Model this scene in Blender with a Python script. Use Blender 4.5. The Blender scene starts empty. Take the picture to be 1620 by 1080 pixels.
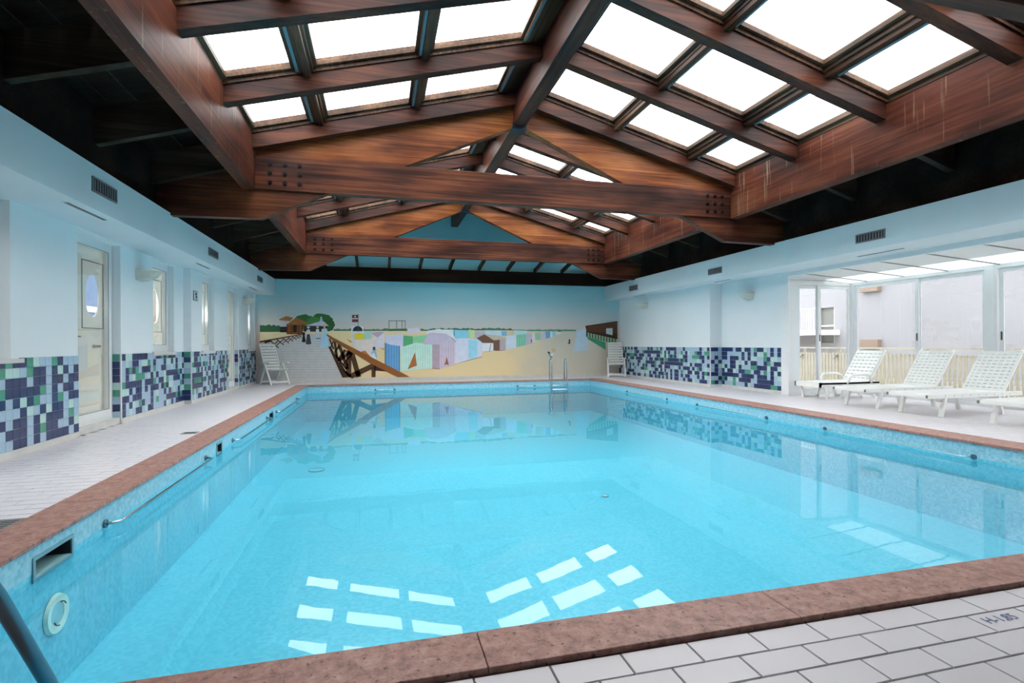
import bpy, bmesh, math, random
from mathutils import Vector, Matrix
random.seed(11)
S = bpy.context.scene
COL = S.collection

# ---------------------------------------------------------------- camera
cam_d = bpy.data.cameras.new('camera'); cam = bpy.data.objects.new('camera', cam_d); COL.objects.link(cam)
F_PX, YAW, SHIFT_PX, ROLL, EYE = 827.69, 0.2495, 3.777, -0.005474, 1.15
cam_d.sensor_width = 36.0; cam_d.lens = F_PX * 36.0 / 1620.0
cam_d.shift_y = SHIFT_PX / 1620.0
cam_d.clip_start = 0.05; cam_d.clip_end = 300
cam.matrix_world = (Matrix.Translation((0, 0, EYE)) @ Matrix.Rotation(-YAW, 4, 'Z') @ Matrix.Rotation(math.pi / 2, 4, 'X') @ Matrix.Rotation(ROLL, 4, 'Z'))
S.camera = cam

# ---------------------------------------------------------------- world, exposure
w = bpy.data.worlds.new('overcast_sky'); S.world = w; w.use_nodes = True
bgn = w.node_tree.nodes['Background']
bgn.inputs['Color'].default_value = (0.99, 0.995, 1.0, 1); bgn.inputs['Strength'].default_value = 5.0
S.view_settings.view_transform = 'Standard'; S.view_settings.look = 'None'
S.view_settings.gamma = 1.0; S.view_settings.use_curve_mapping = False
S.view_settings.exposure = 0.75
S.cycles.use_denoising = True
S.cycles.max_bounces = 14; S.cycles.diffuse_bounces = 6; S.cycles.glossy_bounces = 4; S.cycles.transparent_max_bounces = 16

# ---------------------------------------------------------------- materials
def lin(c):
    return tuple(((v / 255) / 12.92 if v / 255 <= .04045 else ((v / 255 + .055) / 1.055) ** 2.4) for v in c) + (1,)
M = {}
def nodes(name):
    m = bpy.data.materials.new(name); m.use_nodes = True
    nt = m.node_tree; b = nt.nodes['Principled BSDF']; M[name] = m
    return m, nt, b
def add(nt, t, **k):
    n = nt.nodes.new(t)
    for a, v in k.items():
        if a in n.inputs: n.inputs[a].default_value = v
        else: setattr(n, a, v)
    return n
def plain(name, rgb, rough=.5, metal=0, var=.06, scale=6, spec=.5, bump=0, bscale=60):
    m, nt, b = nodes(name); L = nt.links
    c = lin(rgb)
    tc = add(nt, 'ShaderNodeTexCoord'); n = add(nt, 'ShaderNodeTexNoise'); n.inputs['Scale'].default_value = scale; n.inputs['Detail'].default_value = 4
    L.new(tc.outputs['Object'], n.inputs['Vector'])
    r = add(nt, 'ShaderNodeValToRGB')
    r.color_ramp.elements[0].position = .3; r.color_ramp.elements[1].position = .7
    r.color_ramp.elements[0].color = tuple(v * (1 - var) for v in c[:3]) + (1,); r.color_ramp.elements[1].color = tuple(min(1, v * (1 + var)) for v in c[:3]) + (1,)
    L.new(n.outputs['Fac'], r.inputs['Fac']); L.new(r.outputs['Color'], b.inputs['Base Color'])
    b.inputs['Roughness'].default_value = rough; b.inputs['Metallic'].default_value = metal; b.inputs['Specular IOR Level'].default_value = spec
    if bump:
        n2 = add(nt, 'ShaderNodeTexNoise'); n2.inputs['Scale'].default_value = bscale; L.new(tc.outputs['Object'], n2.inputs['Vector'])
        bp = add(nt, 'ShaderNodeBump'); bp.inputs['Strength'].default_value = bump; bp.inputs['Distance'].default_value = .01
        L.new(n2.outputs['Fac'], bp.inputs['Height']); L.new(bp.outputs['Normal'], b.inputs['Normal'])
    return m
def wood(name, axis, dark, mid, light, rough=.45, stain=0, zscale=20, spec=.18):
    """stained timber, grain along axis"""
    m, nt, b = nodes(name); L = nt.links
    tc = add(nt, 'ShaderNodeTexCoord'); mp = add(nt, 'ShaderNodeMapping')
    sc = [zscale, zscale, zscale]; sc[axis] = .55
    mp.inputs['Scale'].default_value = sc; L.new(tc.outputs['Object'], mp.inputs['Vector'])
    n = add(nt, 'ShaderNodeTexNoise'); n.inputs['Scale'].default_value = 1; n.inputs['Detail'].default_value = 8; n.inputs['Roughness'].default_value = .65; n.inputs['Distortion'].default_value = .6
    L.new(mp.outputs['Vector'], n.inputs['Vector'])
    mp2 = add(nt, 'ShaderNodeMapping'); s2 = [1.6, 1.6, 1.6]; s2[axis] = .5; mp2.inputs['Scale'].default_value = s2; L.new(tc.outputs['Object'], mp2.inputs['Vector'])
    n2 = add(nt, 'ShaderNodeTexNoise'); n2.inputs['Scale'].default_value = 1.2; n2.inputs['Detail'].default_value = 3; L.new(mp2.outputs['Vector'], n2.inputs['Vector'])
    ad = add(nt, 'ShaderNodeMath', operation='ADD'); ml = add(nt, 'ShaderNodeMath', operation='MULTIPLY'); ml.inputs[1].default_value = .55
    L.new(n2.outputs['Fac'], ml.inputs[0]); ml2 = add(nt, 'ShaderNodeMath', operation='MULTIPLY'); ml2.inputs[1].default_value = .5
    L.new(n.outputs['Fac'], ml2.inputs[0]); L.new(ml.outputs[0], ad.inputs[0]); L.new(ml2.outputs[0], ad.inputs[1])
    r = add(nt, 'ShaderNodeValToRGB'); e = r.color_ramp.elements
    e[0].position = .40; e[0].color = lin(dark); e[1].position = .66; e[1].color = lin(light); k = e.new(.52); k.color = lin(mid)
    L.new(ad.outputs[0], r.inputs['Fac']); out = r.outputs['Color']
    if stain:
        mp3 = add(nt, 'ShaderNodeMapping'); s3 = [9, 9, 9]; s3[2] = .5; mp3.inputs['Scale'].default_value = s3; L.new(tc.outputs['Object'], mp3.inputs['Vector'])
        n3 = add(nt, 'ShaderNodeTexNoise'); n3.inputs['Scale'].default_value = 1.6; n3.inputs['Detail'].default_value = 5; L.new(mp3.outputs['Vector'], n3.inputs['Vector'])
        r3 = add(nt, 'ShaderNodeValToRGB'); r3.color_ramp.elements[0].position = .62; r3.color_ramp.elements[1].position = .74
        r3.color_ramp.elements[1].color = (stain,) * 3 + (1,); L.new(n3.outputs['Fac'], r3.inputs['Fac'])
        mx = add(nt, 'ShaderNodeMixRGB'); mx.inputs['Color2'].default_value = lin((176, 160, 130)); L.new(r3.outputs['Color'], mx.inputs['Fac']); L.new(out, mx.inputs['Color1']); out = mx.outputs['Color']
    L.new(out, b.inputs['Base Color']); b.inputs['Roughness'].default_value = rough; b.inputs['Specular IOR Level'].default_value = spec
    bp = add(nt, 'ShaderNodeBump'); bp.inputs['Strength'].default_value = .12; bp.inputs['Distance'].default_value = .01
    L.new(n.outputs['Fac'], bp.inputs['Height']); L.new(bp.outputs['Normal'], b.inputs['Normal'])
    return m
def glass(name, tint=(1, 1, 1, 1), ior=1.45, rough=0, bump=0, bscale=(1, 1, 1), mult=1.0):
    """thin clear sheet: what passes straight through plus a mirror by angle"""
    m = bpy.data.materials.new(name); m.use_nodes = True; nt = m.node_tree; L = nt.links; M[name] = m
    nt.nodes.remove(nt.nodes['Principled BSDF']); o = nt.nodes['Material Output']
    t = add(nt, 'ShaderNodeBsdfTransparent'); t.inputs['Color'].default_value = tint
    g = add(nt, 'ShaderNodeBsdfGlossy'); g.inputs['Roughness'].default_value = rough
    fr = add(nt, 'ShaderNodeFresnel')
    ge = add(nt, 'ShaderNodeNewGeometry'); mi = add(nt, 'ShaderNodeMix')    # a thin sheet reflects alike from both sides
    mi.inputs[2].default_value = ior; mi.inputs[3].default_value = 1 / ior
    L.new(ge.outputs['Backfacing'], mi.inputs[0]); L.new(mi.outputs[0], fr.inputs['IOR'])
    mx = add(nt, 'ShaderNodeMixShader')
    if mult != 1.0:
        mm = add(nt, 'ShaderNodeMath', operation='MULTIPLY'); mm.inputs[1].default_value = mult; mm.use_clamp = True
        L.new(fr.outputs['Fac'], mm.inputs[0]); L.new(mm.outputs[0], mx.inputs['Fac'])
    else: L.new(fr.outputs['Fac'], mx.inputs['Fac'])
    L.new(t.outputs[0], mx.inputs[1]); L.new(g.outputs[0], mx.inputs[2]); L.new(mx.outputs[0], o.inputs['Surface'])
    if bump:
        tc = add(nt, 'ShaderNodeTexCoord'); mp = add(nt, 'ShaderNodeMapping'); mp.inputs['Scale'].default_value = bscale; L.new(tc.outputs['Object'], mp.inputs['Vector'])
        n = add(nt, 'ShaderNodeTexNoise'); n.inputs['Scale'].default_value = 1; n.inputs['Detail'].default_value = 3; L.new(mp.outputs['Vector'], n.inputs['Vector'])
        bp = add(nt, 'ShaderNodeBump'); bp.inputs['Strength'].default_value = bump; bp.inputs['Distance'].default_value = .02
        L.new(n.outputs['Fac'], bp.inputs['Height']); L.new(bp.outputs['Normal'], g.inputs['Normal']); L.new(bp.outputs['Normal'], fr.inputs['Normal'])
    return m
def opal(name, rgb, fac=.5):
    m = bpy.data.materials.new(name); m.use_nodes = True; nt = m.node_tree; L = nt.links; M[name] = m
    nt.nodes.remove(nt.nodes['Principled BSDF']); o = nt.nodes['Material Output']
    t = add(nt, 'ShaderNodeBsdfTranslucent'); t.inputs['Color'].default_value = lin(rgb); d = add(nt, 'ShaderNodeBsdfDiffuse'); d.inputs['Color'].default_value = lin(rgb)
    mx = add(nt, 'ShaderNodeMixShader'); mx.inputs['Fac'].default_value = fac
    L.new(d.outputs[0], mx.inputs[1]); L.new(t.outputs[0], mx.inputs[2]); L.new(mx.outputs[0], o.inputs['Surface'])
    return m
def mosaic(name, c1, c2, grout, size=.026, var=.9):
    """small glass mosaic: one shade per cell, pale joints"""
    m, nt, b = nodes(name); L = nt.links
    tc = add(nt, 'ShaderNodeTexCoord')
    sc = add(nt, 'ShaderNodeVectorMath', operation='SCALE'); sc.inputs['Scale'].default_value = 1 / size; L.new(tc.outputs['Object'], sc.inputs[0])
    of = add(nt, 'ShaderNodeVectorMath', operation='ADD'); of.inputs[1].default_value = (.371, .413, .297); L.new(sc.outputs[0], of.inputs[0])
    fl = add(nt, 'ShaderNodeVectorMath', operation='FLOOR'); L.new(of.outputs[0], fl.inputs[0])
    wn = add(nt, 'ShaderNodeTexWhiteNoise', noise_dimensions='3D'); L.new(fl.outputs[0], wn.inputs['Vector'])
    r = add(nt, 'ShaderNodeMixRGB'); r.inputs['Color1'].default_value = lin(c1); r.inputs['Color2'].default_value = lin(c2); L.new(wn.outputs['Value'], r.inputs['Fac'])
    L.new(r.outputs['Color'], b.inputs['Base Color']); b.inputs['Roughness'].default_value = .3
    return m
def marble(name):
    m, nt, b = nodes(name); L = nt.links
    tc = add(nt, 'ShaderNodeTexCoord')
    n = add(nt, 'ShaderNodeTexNoise'); n.inputs['Scale'].default_value = 16; n.inputs['Detail'].default_value = 10; n.inputs['Roughness'].default_value = .74; n.inputs['Distortion'].default_value = .25
    L.new(tc.outputs['Object'], n.inputs['Vector'])
    r = add(nt, 'ShaderNodeValToRGB'); e = r.color_ramp.elements
    e[0].position = .33; e[0].color = lin((104, 70, 62)); e[1].position = .74; e[1].color = lin((182, 150, 138)); k = e.new(.5); k.color = lin((160, 112, 98))
    L.new(n.outputs['Fac'], r.inputs['Fac'])
    v = add(nt, 'ShaderNodeTexNoise'); v.inputs['Scale'].default_value = 42; v.inputs['Detail'].default_value = 8; L.new(tc.outputs['Object'], v.inputs['Vector'])
    r2 = add(nt, 'ShaderNodeValToRGB'); r2.color_ramp.elements[0].position = .30; r2.color_ramp.elements[0].color = (1, 1, 1, 1); r2.color_ramp.elements[1].position = .40; r2.color_ramp.elements[1].color = (0, 0, 0, 1)
    L.new(v.outputs['Fac'], r2.inputs['Fac'])
    mx = add(nt, 'ShaderNodeMixRGB'); mx.inputs['Color2'].default_value = lin((80, 48, 42)); L.new(r2.outputs['Color'], mx.inputs['Fac']); L.new(r.outputs['Color'], mx.inputs['Color1'])
    L.new(mx.outputs['Color'], b.inputs['Base Color']); b.inputs['Roughness'].default_value = .42
    bp = add(nt, 'ShaderNodeBump'); bp.inputs['Strength'].default_value = .2; bp.inputs['Distance'].default_value = .004
    L.new(v.outputs['Fac'], bp.inputs['Height']); L.new(bp.outputs['Normal'], b.inputs['Normal'])
    return m
def painted_sky(name):
    """mural paint: teal above, warming to beige at the horizon"""
    m, nt, b = nodes(name); L = nt.links
    tc = add(nt, 'ShaderNodeTexCoord'); sp = add(nt, 'ShaderNodeSeparateXYZ'); L.new(tc.outputs['Object'], sp.inputs[0])
    n = add(nt, 'ShaderNodeTexNoise'); n.inputs['Scale'].default_value = .9; n.inputs['Detail'].default_value = 5; L.new(tc.outputs['Object'], n.inputs['Vector'])
    a = add(nt, 'ShaderNodeMath', operation='MULTIPLY_ADD'); a.inputs[1].default_value = .5; a.inputs[2].default_value = -.25; L.new(n.outputs['Fac'], a.inputs[0])
    ad = add(nt, 'ShaderNodeMath', operation='ADD'); L.new(sp.outputs['Z'], ad.inputs[0]); L.new(a.outputs[0], ad.inputs[1])
    mr = add(nt, 'ShaderNodeMapRange'); mr.inputs['From Min'].default_value = 1.5; mr.inputs['From Max'].default_value = 3.3; L.new(ad.outputs[0], mr.inputs['Value'])
    r = add(nt, 'ShaderNodeValToRGB'); e = r.color_ramp.elements
    e[0].position = 0; e[0].color = lin((214, 196, 186)); e[1].position = 1; e[1].color = lin((146, 210, 220)); k = e.new(.32); k.color = lin((196, 205, 205)); k = e.new(.62); k.color = lin((160, 206, 214))
    L.new(mr.outputs[0], r.inputs['Fac']); L.new(r.outputs['Color'], b.inputs['Base Color']); b.inputs['Roughness'].default_value = .75
    return m

plain('wall_paint', (225, 231, 233), .7, var=.02, scale=1.5)
plain('bulkhead_paint', (205, 217, 221), .65, var=.02, scale=1.5)
plain('white_trim', (228, 230, 230), .5, var=.02)
plain('base_strip', (205, 205, 200), .6, var=.06)
plain('frame_white', (226, 228, 228), .35, var=.02)
plain('slab_cream', (232, 228, 214), .5, var=.03)
plain('lacquer_dark', (30, 32, 36), .4)
plain('brass', (150, 140, 120), .35, metal=1)
plain('chrome', (190, 195, 198), .14, metal=1, var=.03)
plain('steel_pool_tint', (92, 122, 136), .35, metal=.8, var=.05)  # the blue is the pool's reflection put into the steel's colour
plain('vent_grey', (128, 130, 132), .5, metal=.3)
plain('vent_dark', (45, 45, 50), .7)
plain('grout', (116, 110, 112), .9)
plain('deck_tile', (218, 213, 217), .33, var=.035, scale=2.2, bump=.03)
plain('tile_navy', (40, 56, 100), .2, var=.12, scale=5)
plain('tile_light', (164, 192, 212), .2, var=.06, scale=5)
plain('tile_green', (74, 150, 128), .2, var=.1, scale=5)
plain('tile_mint', (182, 216, 212), .2, var=.06, scale=5)
plain('tile_joint', (208, 216, 224), .7)
plain('plastic_white', (236, 236, 232), .4, var=.015)
plain('chair_white', (226, 228, 224), .45, var=.02)
plain('lamp_plaster', (205, 204, 192), .6, var=.03)
plain('light_rim', (222, 234, 220), .4)
plain('light_lens', (150, 200, 205), .2)
plain('skimmer_frame', (110, 150, 160), .4)
plain('skimmer_dark', (18, 30, 36), .5)
plain('drain_metal', (135, 132, 130), .45, metal=.5)
plain('bolt_black', (26, 22, 22), .4, metal=.6)
plain('fence_cream', (206, 197, 176), .6, var=.08)
plain('house_lilac', (152, 150, 154), .85, var=.05, scale=.6)
plain('house_beige', (104, 92, 84), .85, var=.05)
plain('house_blue', (58, 74, 104), .8, var=.25)
plain('shutter_grey', (118, 118, 112), .6)
plain('terrace', (140, 134, 122), .8, var=.08)
plain('balcony_white', (224, 222, 216), .6)
plain('ledge_brown', (140, 118, 104), .7)
plain('marker_blue', (104, 114, 160), .6, var=.4, scale=120)
plain('shoe_steel', (38, 56, 70), .5, metal=.4)
plain('sign_white', (205, 212, 218), .4)
plain('metal_blue', (104, 136, 150), .4, metal=.2)
for ax, n in ((0, 'x'), (1, 'y')):
    wood('timber_rafter_' + n, ax, (30, 17, 15), (64, 36, 29), (104, 60, 42), stain=0)
    wood('timber_' + n, ax, (36, 20, 17), (76, 42, 32), (124, 72, 46), stain=0)
wood('timber_lit', 0, (60, 30, 18), (122, 66, 36), (172, 106, 56), zscale=22)  # chord timber kept brighter orange to stand for the light on it
wood('timber_side', 1, (46, 23, 18), (90, 46, 34), (124, 72, 50), stain=.45, spec=.15)
wood('frame_brown', 1, (42, 28, 22), (74, 50, 38), (122, 88, 66), rough=.4)
wood('sash_lit', 1, (58, 42, 33), (84, 62, 48), (116, 90, 70), rough=.45)  # lighter than the frame: sky light on the sash put into its colour
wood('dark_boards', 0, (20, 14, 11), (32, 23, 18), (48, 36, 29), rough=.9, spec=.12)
wood('joist_wood', 0, (40, 33, 27), (60, 50, 42), (84, 72, 60), rough=.85, spec=.15)
def painted_sand(name):
    """mural sand: ochre on the left, washed out to grey-beige on the right"""
    m, nt, b = nodes(name); L = nt.links
    tc = add(nt, 'ShaderNodeTexCoord'); sp = add(nt, 'ShaderNodeSeparateXYZ'); L.new(tc.outputs['Object'], sp.inputs[0])
    n = add(nt, 'ShaderNodeTexNoise'); n.inputs['Scale'].default_value = 1.6; n.inputs['Detail'].default_value = 5; L.new(tc.outputs['Object'], n.inputs['Vector'])
    a = add(nt, 'ShaderNodeMath', operation='MULTIPLY_ADD'); a.inputs[1].default_value = 2.4; L.new(n.outputs['Fac'], a.inputs[0]); L.new(sp.outputs['X'], a.inputs[2])
    mr = add(nt, 'ShaderNodeMapRange'); mr.inputs['From Min'].default_value = 5.2; mr.inputs['From Max'].default_value = 7.2; L.new(a.outputs[0], mr.inputs['Value'])
    mx = add(nt, 'ShaderNodeMixRGB'); mx.inputs['Color1'].default_value = lin((236, 214, 166)); mx.inputs['Color2'].default_value = lin((206, 200, 184)); L.new(mr.outputs[0], mx.inputs['Fac'])
    L.new(mx.outputs['Color'], b.inputs['Base Color']); b.inputs['Roughness'].default_value = .8
    return m
marble('red_marble')
painted_sand('mural_sand')
painted_sky('mural_sky')
mosaic('pool_mosaic', (92, 184, 206), (124, 202, 218), (150, 220, 235))
mosaic('pool_mosaic_floor', (96, 190, 210), (116, 202, 220), (150, 220, 235), size=.03)
mosaic('pool_band', (124, 180, 198), (162, 202, 214), (200, 225, 230))  # band colour darkened for the shade under the coping
glass('window_glass', (.97, .99, .985, 1), 1.5)
glass('solar_glass', (.74, .76, .77, 1), 1.5)
glass('skylight_glass', (.97, .98, .98, 1), 1.5)
glass('water_surface', (.80, .95, .985, 1), 1.33, bump=.05, bscale=(1.6, 1.1, 1))
opal('leaf_white', (234, 232, 226), .34)
opal('opal_panel', (236, 240, 240), .5)

# ---------------------------------------------------------------- mesh builder
class MB:
    def __init__(s): s.v = []; s.f = []; s.mi = []; s.smooth = []
    def face(s, pts, mi=0, sm=False):
        n = len(s.v); s.v += [tuple(p) for p in pts]; s.f.append(list(range(n, n + len(pts)))); s.mi.append(mi); s.smooth.append(sm); return s
    def box(s, x0, x1, y0, y1, z0, z1, mi=0):
        n = len(s.v)
        s.v += [(x0, y0, z0), (x1, y0, z0), (x1, y1, z0), (x0, y1, z0), (x0, y0, z1), (x1, y0, z1), (x1, y1, z1), (x0, y1, z1)]
        for q in ((0, 3, 2, 1), (4, 5, 6, 7), (0, 1, 5, 4), (1, 2, 6, 5), (2, 3, 7, 6), (3, 0, 4, 7)):
            s.f.append([n + i for i in q]); s.mi.append(mi); s.smooth.append(False)
        return s
    def bar(s, p, q, w, h, up=(0, 0, 1), mi=0):
        p = Vector(p); q = Vector(q); d = (q - p).normalized(); u = Vector(up); a = d.cross(u)
        if a.length < 1e-4: a = d.cross(Vector((0, 1, 0)))
        a.normalize(); b = a.cross(d).normalized(); n = len(s.v)
        for e in (p, q):
            for i, j in ((-1, -1), (1, -1), (1, 1), (-1, 1)): s.v.append(tuple(e + a * (i * w / 2) + b * (j * h / 2)))
        for k in ((0, 3, 2, 1), (4, 5, 6, 7), (0, 1, 5, 4), (1, 2, 6, 5), (2, 3, 7, 6), (3, 0, 4, 7)):
            s.f.append([n + i for i in k]); s.mi.append(mi); s.smooth.append(False)
        return s
    def prism(s, poly, axis, a0, a1, mi=0):
        """poly in the other two axes (ordered x,y,z without axis), extruded a0..a1"""
        def P(p, a):
            q = list(p); q.insert(axis, a); return tuple(q)
        n = len(s.v); k = len(poly)
        s.v += [P(p, a0) for p in poly] + [P(p, a1) for p in poly]
        s.f.append([n + i for i in range(k)]); s.f.append([n + k + i for i in reversed(range(k))]); s.mi += [mi, mi]; s.smooth += [False, False]
        for i in range(k):
            j = (i + 1) % k
            s.f.append([n + j, n + i, n + k + i, n + k + j]); s.mi.append(mi); s.smooth.append(False)
        return s
    def tube(s, path, r, n=10, mi=0, caps=True):
        P = [Vector(p) for p in path]; rings = []; ref = None
        for i, p in enumerate(P):
            t = ((P[min(i + 1, len(P) - 1)] - p).normalized() + (p - P[max(i - 1, 0)]).normalized())
            t = t.normalized() if t.length > 1e-6 else Vector((0, 0, 1))
            if ref is None:
                ref = t.cross(Vector((0, 0, 1)))
                if ref.length < 1e-3: ref = t.cross(Vector((1, 0, 0)))
            a = (ref - t * ref.dot(t)).normalized(); ref = a; b = t.cross(a)
            base = len(s.v)
            for k in range(n):
                an = 2 * math.pi * k / n; s.v.append(tuple(p + a * (r * math.cos(an)) + b * (r * math.sin(an))))
            rings.append(base)
        for i in range(len(rings) - 1):
            for k in range(n):
                k2 = (k + 1) % n
                s.f.append([rings[i] + k, rings[i] + k2, rings[i + 1] + k2, rings[i + 1] + k]); s.mi.append(mi); s.smooth.append(True)
        if caps:
            s.f.append([rings[0] + k for k in reversed(range(n))]); s.f.append([rings[-1] + k for k in range(n)]); s.mi += [mi, mi]; s.smooth += [False, False]
        return s
    def mesh(s, name, mats, off=(0, 0, 0)):
        me = bpy.data.meshes.new(name)
        me.from_pydata([(x - off[0], y - off[1], z - off[2]) for x, y, z in s.v], [], s.f)
        for m in (mats if isinstance(mats, (list, tuple)) else [mats]): me.materials.append(M[m])
        me.polygons.foreach_set('material_index', s.mi); me.polygons.foreach_set('use_smooth', s.smooth)
        bm = bmesh.new(); bm.from_mesh(me); bmesh.ops.recalc_face_normals(bm, faces=bm.faces); bm.to_mesh(me); bm.free()
        me.update(); return me
    def build(s, name, mats, parent=None, kind=None, bevel=0):
        off = (0, 0, 0)
        if parent is not None:
            p = parent; off = Vector((0, 0, 0))
            while p is not None: off = off + p.location; p = p.parent
        o = bpy.data.objects.new(name, s.mesh(name, mats, off)); COL.objects.link(o)
        if parent is not None: o.parent = parent
        if kind: o['kind'] = kind
        if bevel:
            b = o.modifiers.new('bevel', 'BEVEL'); b.width = bevel; b.segments = 2; b.limit_method = 'ANGLE'
        return o
def tag(o, label, cat, group=None):
    o['label'] = label; o['category'] = cat
    if group: o['group'] = group
    return o
def thing(name, label, cat, loc=(0, 0, 0), group=None, rz=0):
    o = bpy.data.objects.new(name, None); COL.objects.link(o); o.location = loc; o.rotation_euler = (0, 0, rz); o.empty_display_size = .1
    return tag(o, label, cat, group)
def root(name):
    o = bpy.data.objects.new(name, None); COL.objects.link(o); o['kind'] = 'structure'; return o
def copy_tree(o, parent=None):
    c = o.copy(); COL.objects.link(c)
    if parent is not None: c.parent = parent
    for ch in list(o.children): copy_tree(ch, c)
    return c
def holes_boxes(mb, plane0, plane1, axis, a0, a1, z0, z1, holes, mi=0):
    """slab between plane0..plane1 along axis ('x' or 'y' normal), spanning a0..a1 and z0..z1, with rectangular holes (a,b,c,d)"""
    As = sorted({a0, a1, *[h[0] for h in holes], *[h[1] for h in holes]}); As = [a for a in As if a0 <= a <= a1]
    Zs = sorted({z0, z1, *[h[2] for h in holes], *[h[3] for h in holes]}); Zs = [z for z in Zs if z0 <= z <= z1]
    for i in range(len(As) - 1):
        for j in range(len(Zs) - 1):
            ca, cz = (As[i] + As[i + 1]) / 2, (Zs[j] + Zs[j + 1]) / 2
            if any(h[0] < ca < h[1] and h[2] < cz < h[3] for h in holes): continue
            if axis == 'x': mb.box(plane0, plane1, As[i], As[i + 1], Zs[j], Zs[j + 1], mi)
            else: mb.box(As[i], As[i + 1], plane0, plane1, Zs[j], Zs[j + 1], mi)
    return mb
def project(X, Y, Z):
    s_, c_ = math.sin(YAW), math.cos(YAW); d = X * s_ + Y * c_
    if d < .2: return None
    return (810 + F_PX * (X * c_ - Y * s_) / d, 540 + SHIFT_PX - F_PX * (Z - EYE) / d, d)
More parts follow.
